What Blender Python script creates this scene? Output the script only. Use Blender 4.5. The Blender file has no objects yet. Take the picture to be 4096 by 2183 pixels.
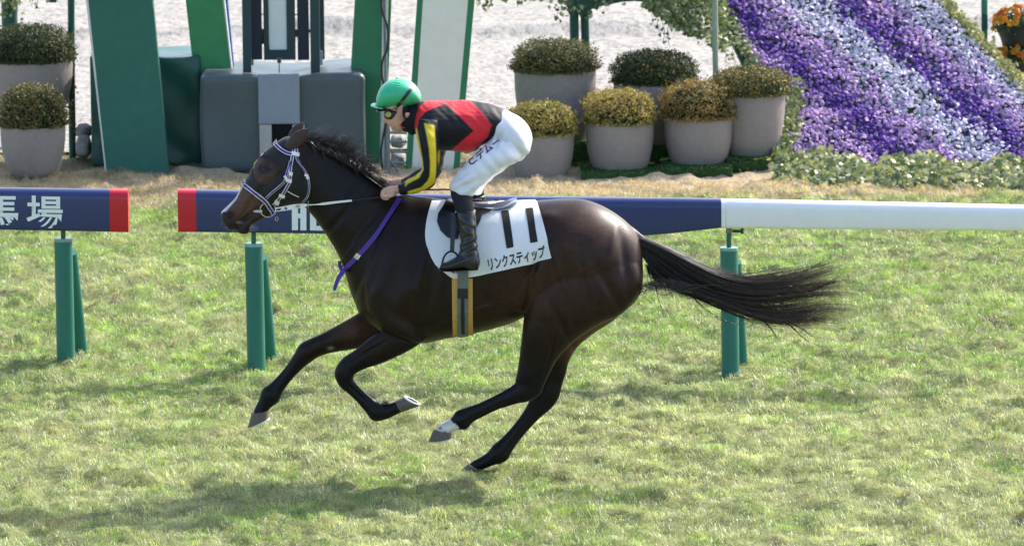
import bpy, bmesh, math, random
import numpy as np
from mathutils import Vector, Matrix, noise as mnoise
from mathutils.bvhtree import BVHTree
from mathutils.geometry import tessellate_polygon

R = math.radians
rng = np.random.default_rng(7)
random.seed(7)
scene = bpy.context.scene
COL = scene.collection

# ------------------------------------------------------------------ camera
F = 30051.0            # focal length in photograph pixels (4096 wide)
CX, CY = 2048.0, 1091.5
PITCH, ROLL = R(8.6), R(0.55)
DIST = 41.5
_fw = np.array([0, math.cos(PITCH), -math.sin(PITCH)])
_r0 = np.array([1.0, 0, 0]); _u0 = np.array([0, math.sin(PITCH), math.cos(PITCH)])
_rt = math.cos(ROLL) * _r0 - math.sin(ROLL) * _u0
_up = math.cos(ROLL) * _u0 + math.sin(ROLL) * _r0
def ray(u, v):
    return _fw + (u - CX) / F * _rt - (v - CY) / F * _up
_d = ray(1890, 1880); HCAM = -_d[2] / _d[1] * (DIST + 0.12)
CAM = np.array([0, -DIST, HCAM])
def P(u, v, Y=0.0):
    """world point on the vertical plane y=Y seen at a photograph pixel"""
    d = ray(u, v); return CAM + d * ((Y + DIST) / d[1])
def G(u, v, z=0.0):
    d = ray(u, v); return CAM + d * ((z - HCAM) / d[2])
def pix(p):
    q = np.asarray(p, float) - CAM
    w = q @ _fw
    return CX + F * (q @ _rt) / w, CY - F * (q @ _up) / w

cam = bpy.data.cameras.new('camera')
cam.sensor_width = 36.0; cam.lens = 36.0 * F / 4096.0
cam.clip_start = 1.0; cam.clip_end = 1500.0
cam.dof.use_dof = True; cam.dof.focus_distance = DIST + 0.6; cam.dof.aperture_fstop = 8.0
camo = bpy.data.objects.new('camera', cam); COL.objects.link(camo)
m = Matrix.Identity(4)
for i in range(3):
    m[i][0], m[i][1], m[i][2], m[i][3] = _rt[i], _up[i], -_fw[i], CAM[i]
camo.matrix_world = m
scene.camera = camo

# ------------------------------------------------------------------ world, sun, exposure
SUN = np.array([0.88, 0.81, 1.0]); SUN = SUN / np.linalg.norm(SUN)
elev = math.asin(SUN[2]); azim = math.atan2(SUN[0], SUN[1])   # clockwise from +Y
world = bpy.data.worlds.new('World'); scene.world = world; world.use_nodes = True
wn = world.node_tree.nodes; wl = world.node_tree.links
bg = wn.get('Background') or wn.new('ShaderNodeBackground')
sky = wn.new('ShaderNodeTexSky'); sky.sky_type = 'NISHITA'; sky.sun_disc = False
sky.sun_elevation = elev; sky.sun_rotation = azim
sky.air_density = 1.0; sky.dust_density = 3.0; sky.ozone_density = 1.0
wl.new(sky.outputs[0], bg.inputs[0]); bg.inputs[1].default_value = 0.15
sl = bpy.data.lights.new('sun', 'SUN'); sl.energy = 2.65; sl.angle = R(0.55); sl.color = (1.0, 0.95, 0.87)
so = bpy.data.objects.new('sun', sl); COL.objects.link(so)
so.rotation_euler = Vector((-SUN[0], -SUN[1], -SUN[2])).to_track_quat('-Z', 'Y').to_euler()
so.location = (10, 10, 20)
scene.view_settings.view_transform = 'Standard'; scene.view_settings.look = 'None'
scene.view_settings.gamma = 1.0; scene.view_settings.use_curve_mapping = False
scene.view_settings.exposure = 1.38
scene.render.engine = 'CYCLES'
scene.cycles.max_bounces = 8; scene.cycles.transparent_max_bounces = 8

# ------------------------------------------------------------------ materials
MATS = {}
def srgb(r, g, b):
    def f(c):
        c /= 255.0
        return c / 12.92 if c <= 0.04045 else ((c + 0.055) / 1.055) ** 2.4
    return (f(r), f(g), f(b))
def mat(name, col=(0.5, 0.5, 0.5), rough=0.6, spec=0.4, var=0.12, scale=8.0, stretch=(1, 1, 1), bump=0.0,
        bscale=40.0, bdist=0.01, attr=False, trans=0.0, transcol=None, sheen=0.0, coat=0.0, metal=0.0, col2=None, obj=True):
    if name in MATS: return MATS[name]
    m = bpy.data.materials.new(name); m.use_nodes = True
    nt = m.node_tree; n = nt.nodes; l = nt.links
    b = n['Principled BSDF']; out = n['Material Output']
    b.inputs['Roughness'].default_value = rough
    b.inputs['Specular IOR Level'].default_value = spec
    b.inputs['Metallic'].default_value = metal
    b.inputs['Sheen Weight'].default_value = sheen
    b.inputs['Coat Weight'].default_value = coat
    b.inputs['Coat Roughness'].default_value = 0.15
    tc = n.new('ShaderNodeTexCoord'); mp = n.new('ShaderNodeMapping')
    mp.inputs['Scale'].default_value = stretch
    l.new(tc.outputs['Object'], mp.inputs[0])
    nz = n.new('ShaderNodeTexNoise'); nz.inputs['Scale'].default_value = scale; nz.inputs['Detail'].default_value = 5.0
    l.new(mp.outputs[0], nz.inputs[0])
    if attr:
        base = n.new('ShaderNodeAttribute'); base.attribute_name = 'Col'; bsock = base.outputs['Color']
    else:
        base = n.new('ShaderNodeRGB'); base.outputs[0].default_value = (*col, 1); bsock = base.outputs[0]
    if col2 is not None:
        mx = n.new('ShaderNodeMix'); mx.data_type = 'RGBA'
        rp = n.new('ShaderNodeValToRGB'); rp.color_ramp.elements[0].position = 0.38; rp.color_ramp.elements[1].position = 0.62
        l.new(nz.outputs[0], rp.inputs[0]); l.new(rp.outputs[0], mx.inputs[0])
        l.new(bsock, mx.inputs[6]); mx.inputs[7].default_value = (*col2, 1); bsock = mx.outputs[2]
    mr = n.new('ShaderNodeMapRange'); mr.inputs[1].default_value = 0.25; mr.inputs[2].default_value = 0.75
    mr.inputs[3].default_value = 1 - var; mr.inputs[4].default_value = 1 + var
    nz2 = n.new('ShaderNodeTexNoise'); nz2.inputs['Scale'].default_value = scale * 3.7; nz2.inputs['Detail'].default_value = 6.0
    l.new(mp.outputs[0], nz2.inputs[0]); l.new(nz2.outputs[0], mr.inputs[0])
    nz3 = n.new('ShaderNodeTexNoise'); nz3.inputs['Scale'].default_value = max(scale * 0.35, 0.8); nz3.inputs['Detail'].default_value = 7.0; nz3.inputs['Roughness'].default_value = 0.65
    l.new(tc.outputs['Object'], nz3.inputs[0])
    mr3 = n.new('ShaderNodeMapRange'); mr3.inputs[1].default_value = 0.3; mr3.inputs[2].default_value = 0.7; mr3.inputs[3].default_value = 1 - min(var, .12); mr3.inputs[4].default_value = 1 + min(var, .12)
    l.new(nz3.outputs[0], mr3.inputs[0]); mm_ = n.new('ShaderNodeMath'); mm_.operation = 'MULTIPLY'; l.new(mr.outputs[0], mm_.inputs[0]); l.new(mr3.outputs[0], mm_.inputs[1])
    rr_ = n.new('ShaderNodeMapRange'); rr_.inputs[1].default_value = 0.3; rr_.inputs[2].default_value = 0.7; rr_.inputs[3].default_value = max(rough - .07, .05); rr_.inputs[4].default_value = min(rough + .09, 1.0)
    l.new(nz3.outputs[0], rr_.inputs[0]); l.new(rr_.outputs[0], b.inputs['Roughness'])
    vm = n.new('ShaderNodeVectorMath'); vm.operation = 'SCALE'
    l.new(bsock, vm.inputs[0]); l.new(mm_.outputs[0], vm.inputs['Scale'])
    l.new(vm.outputs[0], b.inputs['Base Color'])
    if bump > 0:
        bz = n.new('ShaderNodeTexNoise'); bz.inputs['Scale'].default_value = bscale; bz.inputs['Detail'].default_value = 4.0
        l.new(mp.outputs[0], bz.inputs[0])
        bp = n.new('ShaderNodeBump'); bp.inputs['Strength'].default_value = bump; bp.inputs['Distance'].default_value = bdist
        l.new(bz.outputs[0], bp.inputs['Height']); l.new(bp.outputs[0], b.inputs['Normal'])
    if trans > 0:
        tr = n.new('ShaderNodeBsdfTranslucent')
        if transcol is not None:
            vm2 = n.new('ShaderNodeVectorMath'); vm2.operation = 'MULTIPLY'
            l.new(vm.outputs[0], vm2.inputs[0]); vm2.inputs[1].default_value = transcol
            l.new(vm2.outputs[0], tr.inputs[0])
        else:
            l.new(vm.outputs[0], tr.inputs[0])
        ms = n.new('ShaderNodeMixShader'); ms.inputs[0].default_value = trans
        l.new(b.outputs[0], ms.inputs[1]); l.new(tr.outputs[0], ms.inputs[2]); l.new(ms.outputs[0], out.inputs[0])
    MATS[name] = m
    return m

# ------------------------------------------------------------------ object helpers
def link(name, me, material=None, parent=None, smooth=True):
    o = bpy.data.objects.new(name, me); COL.objects.link(o)
    if material is not None: me.materials.append(material)
    if smooth and len(me.polygons):
        me.polygons.foreach_set('use_smooth', np.ones(len(me.polygons), bool))
    if parent is not None: o.parent = parent
    return o
def mesh(name, V, Fc):
    me = bpy.data.meshes.new(name)
    me.from_pydata([tuple(map(float, v)) for v in V], [], [tuple(map(int, f)) for f in Fc]); me.update()
    return me
def fast_mesh(name, V, idx, nper, col=None):
    """V (n,3) float, idx flat loop index, nper verts per face (array)"""
    me = bpy.data.meshes.new(name)
    V = np.asarray(V, np.float32); idx = np.asarray(idx, np.int32).ravel(); nper = np.asarray(nper, np.int32)
    me.vertices.add(len(V)); me.vertices.foreach_set('co', V.ravel())
    me.loops.add(len(idx)); me.loops.foreach_set('vertex_index', idx)
    me.polygons.add(len(nper)); st = np.concatenate([[0], np.cumsum(nper)[:-1]]).astype(np.int32)
    me.polygons.foreach_set('loop_start', st)
    if col is not None:
        a = me.attributes.new('Col', 'FLOAT_COLOR', 'POINT')
        c = np.ones((len(V), 4), np.float32); c[:, :3] = col; a.data.foreach_set('color', c.ravel())
    me.update(calc_edges=True); me.validate()
    return me
def set_col(me, col):
    a = me.attributes.get('Col') or me.attributes.new('Col', 'FLOAT_COLOR', 'POINT')
    c = np.ones((len(me.vertices), 4), np.float32); c[:, :3] = col; a.data.foreach_set('color', c.ravel())
def verts(me):
    a = np.empty(len(me.vertices) * 3, np.float32); me.vertices.foreach_get('co', a); return a.reshape(-1, 3).astype(float)
def normals(me):
    a = np.empty(len(me.vertices) * 3, np.float32); me.vertex_normals.foreach_get('vector', a); return a.reshape(-1, 3).astype(float)
def set_verts(me, V):
    me.vertices.foreach_set('co', np.asarray(V, np.float32).ravel()); me.update()
def empty(name, loc=(0, 0, 0)):
    o = bpy.data.objects.new(name, None); COL.objects.link(o); o.location = loc; o.empty_display_size = 0.1
    return o
def tag(o, label=None, cat=None, group=None, kind=None):
    if label: o['label'] = label
    if cat: o['category'] = cat
    if group: o['group'] = group
    if kind: o['kind'] = kind
    return o
def reparent(o, parent):
    """parent keeping the world place (children are built in world coordinates)"""
    o.parent = parent; o.matrix_parent_inverse = Matrix.Translation(-Vector(parent.location))
    return o
def part(name, me, material, parent, smooth=True):
    o = link(name, me, material, None, smooth)
    if parent is not None: reparent(o, parent)
    return o
def sub(name, me, material, parentpart, smooth=True):
    o = link(name, me, material, None, smooth)
    o.parent = parentpart
    root = parentpart.parent
    o.matrix_parent_inverse = Matrix.Identity(4)
    return o

class MB:
    """collects shells; build -> one mesh"""
    def __init__(s): s.V = []; s.F = []
    def add(s, V, Fc):
        k = len(s.V); s.V += [tuple(map(float, v)) for v in V]; s.F += [tuple(int(i) + k for i in f) for f in Fc]
        return s
    def box(s, lo, hi):
        x0, y0, z0 = lo; x1, y1, z1 = hi
        V = [(x0,y0,z0),(x1,y0,z0),(x1,y1,z0),(x0,y1,z0),(x0,y0,z1),(x1,y0,z1),(x1,y1,z1),(x0,y1,z1)]
        return s.add(V, [(0,3,2,1),(4,5,6,7),(0,1,5,4),(1,2,6,5),(2,3,7,6),(3,0,4,7)])
    def prism(s, front, depth):
        """front: list of 3d points (CCW or not) extruded along +y by depth"""
        n = len(front); V = [tuple(p) for p in front] + [(p[0], p[1] + depth, p[2]) for p in front]
        Fc = [tuple(range(n)), tuple(range(2 * n - 1, n - 1, -1))]
        for i in range(n):
            j = (i + 1) % n; Fc.append((i, i + n, j + n, j))
        return s.add(V, Fc)
    def tube(s, pts, rad, n=10, caps=True):
        pts = [np.asarray(p, float) for p in pts]
        rad = rad if hasattr(rad, '__len__') else [rad] * len(pts)
        V = []; Fc = []; ref = np.array([0.0, 1.0, 0.0])
        for i, p in enumerate(pts):
            t = pts[min(i + 1, len(pts) - 1)] - pts[max(i - 1, 0)]; t = t / (np.linalg.norm(t) + 1e-9)
            a = np.cross(t, ref)
            if np.linalg.norm(a) < 1e-3: a = np.cross(t, [1.0, 0, 0])
            a /= np.linalg.norm(a); b = np.cross(t, a)
            for k in range(n):
                th = 2 * math.pi * k / n
                V.append(p + rad[i] * (math.cos(th) * a + math.sin(th) * b))
        for i in range(len(pts) - 1):
            for k in range(n):
                k2 = (k + 1) % n
                Fc.append((i*n+k, i*n+k2, (i+1)*n+k2, (i+1)*n+k))
        if caps:
            Fc.append(tuple(range(n - 1, -1, -1))); Fc.append(tuple((len(pts)-1)*n + k for k in range(n)))
        return s.add(V, Fc)
    def lathe(s, prof, c, n=40):
        """prof [(r,z)] about vertical axis at c, open ends"""
        V = []; Fc = []
        for r, z in prof:
            for k in range(n):
                th = 2*math.pi*k/n; V.append((c[0]+r*math.cos(th), c[1]+r*math.sin(th), c[2]+z))
        for i in range(len(prof)-1):
            for k in range(n):
                k2 = (k+1) % n; Fc.append((i*n+k, i*n+k2, (i+1)*n+k2, (i+1)*n+k))
        return s.add(V, Fc)
    def mesh(s, name): 
        me = mesh(name, s.V, s.F)
        bm = bmesh.new(); bm.from_mesh(me); bmesh.ops.recalc_face_normals(bm, faces=bm.faces); bm.to_mesh(me); bm.free()
        return me
    def build(s, name, material, parent=None, smooth=False, bevel=0.0):
        me = s.mesh(name)
        if bevel > 0:
            bm = bmesh.new(); bm.from_mesh(me)
            es = [e for e in bm.edges if len(e.link_faces) == 2 and e.calc_face_angle(0) > 0.5]
            bmesh.ops.bevel(bm, geom=es, offset=bevel, segments=2, profile=0.5, affect='EDGES', clamp_overlap=True)
            bm.to_mesh(me); bm.free()
        o = part(name, me, material, parent, smooth)
        if smooth: me.set_sharp_from_angle(angle=R(55))
        return o

def crom(A, sub):
    """Catmull-Rom resample rows of A"""
    A = np.asarray(A, float); n = len(A); out = []
    for i in range(n - 1):
        p0 = A[max(i-1, 0)]; p1 = A[i]; p2 = A[i+1]; p3 = A[min(i+2, n-1)]
        for k in range(sub):
            t = k / sub
            out.append(0.5*((2*p1)+(-p0+p2)*t+(2*p0-5*p1+4*p2-p3)*t*t+(-p0+3*p1-3*p2+p3)*t**3))
    out.append(A[-1]); return np.array(out)

def loft(secs, n=24, sub=4):
    """secs rows: T(3) B(3) hw e p -> closed shell"""
    A = crom(secs, sub); V = []; Fc = []
    th = np.arange(n) * 2 * math.pi / n
    for r in A:
        T, B, hw, e, p = r[0:3], r[3:6], r[6], r[7], r[8]
        c = (T + B) / 2; a = (T - B) / 2
        cs = np.sign(np.cos(th)) * np.abs(np.cos(th)) ** (2/p); sn = np.sign(np.sin(th)) * np.abs(np.sin(th)) ** (2/p)
        for k in range(n):
            q = c + a * cs[k]; V.append((q[0], q[1] + hw * sn[k] * (1 - e * cs[k]), q[2]))
    m_ = len(A)
    for i in range(m_ - 1):
        for k in range(n):
            k2 = (k + 1) % n; Fc.append((i*n+k, i*n+k2, (i+1)*n+k2, (i+1)*n+k))
    V.append(tuple(np.mean(V[:n], axis=0))); V.append(tuple(np.mean(V[(m_-1)*n:m_*n], axis=0)))
    for k in range(n):
        k2 = (k + 1) % n; Fc.append((m_*n, k2, k)); Fc.append((m_*n+1, (m_-1)*n+k, (m_-1)*n+k2))
    return V, Fc
def sec(mp, tx, ty, bx, by, yc, hw, e=0.0, p=2.0):
    t = mp(tx, ty); b = mp(bx, by)
    return np.concatenate([P(*t, yc), P(*b, yc), [hw, e, p]])
def limb(mp, pts, ratio=0.8, e=0.0, p=2.0):
    """pts (x,y,dia,yc[,ratio]) in zoom px"""
    out = []
    for i, q in enumerate(pts):
        a = pts[max(i-1, 0)]; b = pts[min(i+1, len(pts)-1)]
        t = np.array([b[0]-a[0], b[1]-a[1]], float); t /= np.linalg.norm(t) + 1e-9
        nrm = np.array([t[1], -t[0]]); d = q[2] / 2
        rr = q[4] if len(q) > 4 else ratio
        T = P(*mp(q[0]+nrm[0]*d, q[1]+nrm[1]*d), q[3]); B = P(*mp(q[0]-nrm[0]*d, q[1]-nrm[1]*d), q[3])
        out.append(np.concatenate([T, B, [np.linalg.norm(T-B)/2*rr, e, p]]))
    return np.array(out)
def Z(x0, y0, s): return lambda x, y: (x0 + x / s, y0 + y / s)
D = lambda x, y: (x * 1.59006, y * 1.59006)
S = lambda x, y: (x, y)
zA = Z(950, 1200, 2.496); zB = Z(1650, 1400, 2.496); zC = Z(2000, 750, 1.615); zE = Z(850, 450, 1.8306)
zF = Z(1450, 280, 2.215); zG = Z(1600, 700, 1.961); zH = Z(870, 480, 2.86); zJ = Z(1470, 300, 5.282)
zM = Z(1180, 500, 5.281); zT = Z(2500, 850, 1.961); zR = Z(1490, 690, 7.156)
z3 = Z(1900, 0, 1.7167); z4 = Z(2900, 0, 1.7166); z1 = Z(0, 0, 1.716); z8 = Z(1380, 0, 1.906); z7 = Z(950, 0, 4.29)

def union(shells, voxel, smooth_it=4, name='m'):
    mb = MB()
    for V, Fc in shells: mb.add(V, Fc)
    me = mb.mesh('tmp'); o = bpy.data.objects.new('tmp', me); COL.objects.link(o)
    r = o.modifiers.new('r', 'REMESH'); r.mode = 'VOXEL'; r.voxel_size = voxel; r.adaptivity = 0.0
    if smooth_it:
        s_ = o.modifiers.new('s', 'SMOOTH'); s_.factor = 0.5; s_.iterations = smooth_it
    dg = bpy.context.evaluated_depsgraph_get(); dg.update()
    me2 = bpy.data.meshes.new_from_object(o.evaluated_get(dg)); me2.name = name
    bpy.data.objects.remove(o); bpy.data.meshes.remove(me)
    me2.materials.clear()
    return me2
def bvh_of(*meshes):
    V = []; Fc = []
    for me in meshes:
        k = len(V); V += [v.co.copy() for v in me.vertices]; Fc += [tuple(i + k for i in p.vertices) for p in me.polygons]
    return BVHTree.FromPolygons(V, Fc)
def proj(u, v, bvh, off=0.0, ydef=0.0):
    d = ray(u, v); d = d / np.linalg.norm(d)
    h = bvh.ray_cast(Vector(CAM), Vector(d))
    if h[0] is None: return P(u, v, ydef)
    q = np.array(h[0]); nn = np.array(h[1])
    if np.dot(nn, d) > 0: nn = -nn
    return q + nn * off
def inpoly(u, v, poly):
    poly = np.asarray(poly, float); u = np.asarray(u); v = np.asarray(v); r = np.zeros(u.shape, bool); j = len(poly) - 1
    for i in range(len(poly)):
        xi, yi = poly[i]; xj, yj = poly[j]
        c = ((yi > v) != (yj > v)) & (u < (xj - xi) * (v - yi) / (yj - yi + 1e-12) + xi); r ^= c; j = i
    return r
def strap(mp, pts, width, bvh, off=0.004, ydef=-0.1, thick=0.003, seg=6, mirror=False):
    """flat strap along a px path, lying on bvh"""
    A = crom(np.asarray(pts, float), seg); V = []; n = len(A); mb = MB(); L = []
    for i, q in enumerate(A):
        a = A[max(i-1, 0)]; b = A[min(i+1, n-1)]; t = b - a; t /= np.linalg.norm(t) + 1e-9
        nr = np.array([t[1], -t[0]]); w = width / 2
        row = []
        for s_ in (-1, 0, 1):
            row.append(proj(*mp(*(q + nr * w * s_)), bvh, off, ydef) if bvh else P(*mp(*(q + nr * w * s_)), ydef))
        L.append(row)
    L = np.array(L)
    if bvh is not None and n > 3:
        y = L[:, :, 1].copy()
        for _ in range(2):
            y[1:-1] = (y[:-2] + 2 * y[1:-1] + y[2:]) / 4
        L[:, :, 1] = np.minimum(L[:, :, 1], y)
    def shell(L, sg):
        V = [tuple(p) for r in L for p in r] + [(p[0], p[1] - sg * thick, p[2]) for r in L for p in r]
        N = len(L) * 3; Fc = []
        for i in range(len(L) - 1):
            for k in range(2):
                a = i*3+k
                Fc.append((a, a+1, a+4, a+3)); Fc.append((N+a, N+a+3, N+a+4, N+a+1))
            Fc.append((i*3, i*3+3, N+i*3+3, N+i*3)); Fc.append((i*3+2, N+i*3+2, N+i*3+5, i*3+5))
        e = (len(L)-1)*3
        Fc += [(0, N, N+1, 1), (1, N+1, N+2, 2), (e, e+1, N+e+1, N+e), (e+1, e+2, N+e+2, N+e+1)]
        return V, Fc
    mb.add(*shell(L, 1))
    if mirror:
        M = L.copy(); M[:, :, 1] *= -1; mb.add(*shell(M, -1))
    return mb
def drape(mp, poly, step, bvh, off=0.004, ydef=-0.1, thick=0.0):
    """polygon (px) tessellated on a grid and laid on bvh"""
    poly = np.asarray(poly, float); bm = bmesh.new()
    vs = [bm.verts.new((p[0], p[1], 0)) for p in poly]; f = bm.faces.new(vs)
    lo = poly.min(0); hi = poly.max(0)
    for ax in (0, 1):
        c = lo[ax] + step
        while c < hi[ax] - 1e-6:
            pc = [0, 0, 0]; pn = [0, 0, 0]; pc[ax] = c; pn[ax] = 1
            bmesh.ops.bisect_plane(bm, geom=bm.verts[:] + bm.edges[:] + bm.faces[:], plane_co=pc, plane_no=pn); c += step
    for v in bm.verts:
        v.co = Vector(proj(*mp(v.co.x, v.co.y), bvh, off, ydef))
    bmesh.ops.triangulate(bm, faces=[f for f in bm.faces if len(f.verts) > 4])
    me = bpy.data.meshes.new('drape'); bm.to_mesh(me); bm.free()
    return me

def text_shapes(txt, bold=0.0):
    cu = bpy.data.curves.new('t', 'FONT'); cu.body = txt; cu.offset = bold; cu.resolution_u = 3; cu.fill_mode = 'FRONT' if hasattr(cu, 'fill_mode') else 'FRONT'
    o = bpy.data.objects.new('t', cu); COL.objects.link(o)
    dg = bpy.context.evaluated_depsgraph_get(); dg.update()
    me = bpy.data.meshes.new_from_object(o.evaluated_get(dg)); bpy.data.objects.remove(o)
    return me
def text_on(txt, quad, mp, bvh, off, ydef=0.0, bold=0.0, maxlen=0.12):
    """quad px p00,p10,p01,p11 (lower-left, lower-right, upper-left, upper-right)"""
    me = text_shapes(txt, bold)
    V = verts(me); lo = V.min(0); hi = V.max(0)
    bm = bmesh.new(); bm.from_mesh(me)
    for _ in range(3):
        es = [e for e in bm.edges if e.calc_length() > maxlen]
        if not es: break
        bmesh.ops.subdivide_edges(bm, edges=es, cuts=1); bmesh.ops.triangulate(bm, faces=[f for f in bm.faces if len(f.verts) > 3])
    q = [np.array(a, float) for a in quad]
    for v in bm.verts:
        a = (v.co.x - lo[0]) / (hi[0] - lo[0]); b = (v.co.y - lo[1]) / (hi[1] - lo[1])
        uv = (1-a)*(1-b)*q[0] + a*(1-b)*q[1] + (1-a)*b*q[2] + a*b*q[3]
        w = mp(*uv)
        v.co = Vector(proj(*w, bvh, off, ydef) if bvh else P(*w, ydef))
    bm.to_mesh(me); bm.free(); me.materials.clear(); me.update()
    return me

# vectorised value noise
def vnoise(x, y, seed=0):
    xi = np.floor(x).astype(np.int64); yi = np.floor(y).astype(np.int64); fx = x - xi; fy = y - yi
    fx = fx*fx*(3-2*fx); fy = fy*fy*(3-2*fy)
    def h(a, b):
        n_ = (a * 374761393 + b * 668265263 + seed * 1442695041) & 0x7fffffff
        n_ = ((n_ ^ (n_ >> 13)) * 1274126177) & 0x7fffffff
        return ((n_ ^ (n_ >> 16)) & 0xffff) / 65535.0
    return (h(xi, yi)*(1-fx) + h(xi+1, yi)*fx)*(1-fy) + (h(xi, yi+1)*(1-fx) + h(xi+1, yi+1)*fx)*fy
def fbm(x, y, seed=0, octv=4):
    r = 0; a = 0.5; t = 0
    for k in range(octv):
        r = r + a * vnoise(x * 2**k, y * 2**k, seed + k); t += a; a *= 0.5
    return r / t
# ------------------------------------------------------------------ ground
def soil_mat():
    m = mat('turf_soil', (0.22, 0.21, 0.10), 0.9, 0.1, 0.3, 6.0, bump=0.6, bscale=60, bdist=0.02, col2=(0.13, 0.17, 0.06))
    return m
def sand_mat():
    m = bpy.data.materials.new('track_sand'); m.use_nodes = True
    nt = m.node_tree; n = nt.nodes; l = nt.links; b = n['Principled BSDF']
    b.inputs['Roughness'].default_value = 0.9; b.inputs['Specular IOR Level'].default_value = 0.15
    tc = n.new('ShaderNodeTexCoord'); mp = n.new('ShaderNodeMapping'); mp.inputs['Scale'].default_value = (8.0, 4.2, 8.0)
    l.new(tc.outputs['Object'], mp.inputs[0])
    z1_ = n.new('ShaderNodeTexNoise'); z1_.inputs['Scale'].default_value = 2.2; z1_.inputs['Detail'].default_value = 8; z1_.inputs['Roughness'].default_value = 0.7
    l.new(mp.outputs[0], z1_.inputs[0])
    rp = n.new('ShaderNodeValToRGB'); rp.color_ramp.elements[0].position = 0.36; rp.color_ramp.elements[1].position = 0.54
    rp.color_ramp.elements[0].color = (0.19, 0.18, 0.165, 1); rp.color_ramp.elements[1].color = (0.37, 0.352, 0.325, 1)
    l.new(z1_.outputs[0], rp.inputs[0]); l.new(rp.outputs[0], b.inputs['Base Color'])
    bp = n.new('ShaderNodeBump'); bp.inputs['Strength'].default_value = 0.6; bp.inputs['Distance'].default_value = 0.05
    l.new(z1_.outputs[0], bp.inputs['Height']); l.new(bp.outputs[0], b.inputs['Normal'])
    return m
HF = G(1890, 1880)
def relief0(x, y): return (1 - 0.9*np.exp(-((x - HF[0])/.22)**2 - ((y - HF[1])/.3)**2)) * (0.050 * (fbm(x * 3.2, y * 2.6, 51, 3) - 0.5) + 0.085 * np.clip(vnoise(x * 6.5 + 1.5 * vnoise(x * 3, y * 3, 58), y * 5.2, 55) - 0.42, 0, 0.5) + 0.035 * np.clip(vnoise(x * 14, y * 10, 57) - 0.4, 0, 0.6))
mb = MB(); mb.add([(-400, -120, -0.06), (400, -120, -0.06), (400, 900, -0.06), (-400, 900, -0.06)], [(0, 1, 2, 3)])
tag(mb.build('ground', soil_mat()), 'straw and green turf ground under the racecourse', 'ground', kind='structure')

gx, gy = np.meshgrid(np.linspace(-6.5, 6.5, 460), np.linspace(-5.0, 13.6, 560)); gz = relief0(gx, gy) - 0.006
gz[0] -= 0.04; gz[-1] -= 0.04; gz[:, 0] -= 0.04; gz[:, -1] -= 0.04
i0 = (np.arange(559)[:, None] * 460 + np.arange(459)[None]).ravel(); idx = np.stack([i0, i0 + 1, i0 + 461, i0 + 460], 1)
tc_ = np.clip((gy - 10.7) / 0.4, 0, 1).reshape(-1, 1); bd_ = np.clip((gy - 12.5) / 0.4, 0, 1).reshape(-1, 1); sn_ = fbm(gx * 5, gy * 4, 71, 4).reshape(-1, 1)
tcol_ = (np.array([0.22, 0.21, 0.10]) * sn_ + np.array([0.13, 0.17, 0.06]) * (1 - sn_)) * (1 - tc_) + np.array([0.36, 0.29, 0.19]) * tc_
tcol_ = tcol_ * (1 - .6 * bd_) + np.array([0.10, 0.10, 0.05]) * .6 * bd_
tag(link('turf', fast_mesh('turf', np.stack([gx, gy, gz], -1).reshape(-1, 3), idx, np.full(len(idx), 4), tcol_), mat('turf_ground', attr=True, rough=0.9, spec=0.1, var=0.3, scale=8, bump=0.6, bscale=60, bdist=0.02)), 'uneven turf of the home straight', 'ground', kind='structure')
# dirt track beyond the flower bed: gently ridged sheet of real relief
TX0, TX1, TY0, TY1 = -9.0, 9.0, 13.5, 40.0
nx, ny = 300, 420
xs = np.linspace(TX0, TX1, nx); ys = TY0 + (TY1 - TY0) * np.linspace(0, 1, ny) ** 1.4
gx, gy = np.meshgrid(xs, ys)
gz = 0.004 + 0.028 * (fbm(gx * 3.0, gy * 2.2, 3, 5) - 0.45) + 0.018 * (vnoise(gx * 9, gy * 6, 9) - 0.5)
gz += 0.10 * np.exp(-((gy - 20.6 - 0.15 * vnoise(gx * .8, gx * 0, 2)) / 0.22) ** 2) * (0.5 + vnoise(gx * 1.3, gy * 0, 4))
gz *= np.clip((gy - TY0) / 0.8, 0, 1); gz = gz + 0.03
V = np.stack([gx, gy, gz], -1).reshape(-1, 3)
i0 = (np.arange(ny - 1)[:, None] * nx + np.arange(nx - 1)[None]).ravel()
idx = np.stack([i0, i0 + 1, i0 + nx + 1, i0 + nx], 1)
me = fast_mesh('dirt_track', V, idx, np.full(len(idx), 4))
SAND = sand_mat()
tag(link('dirt_track', me, SAND), 'pale raked sand track behind the flower displays', 'track', kind='structure')
mb = MB(); mb.add([(-400, 40, 0.004), (400, 40, 0.004), (400, 300, 0.004), (-400, 300, 0.004),
                   (-400, 13.3, 0.004), (-9, 13.3, 0.004), (-9, 40, 0.004), (9, 13.3, 0.004), (400, 13.3, 0.004), (9, 40, 0.004)],
                  [(0, 1, 2, 3), (4, 5, 6, 0), (7, 8, 1, 9)])
tag(mb.build('far_dirt', SAND), 'flat pale sand stretching away behind the raked track', 'track', kind='structure')

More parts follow.
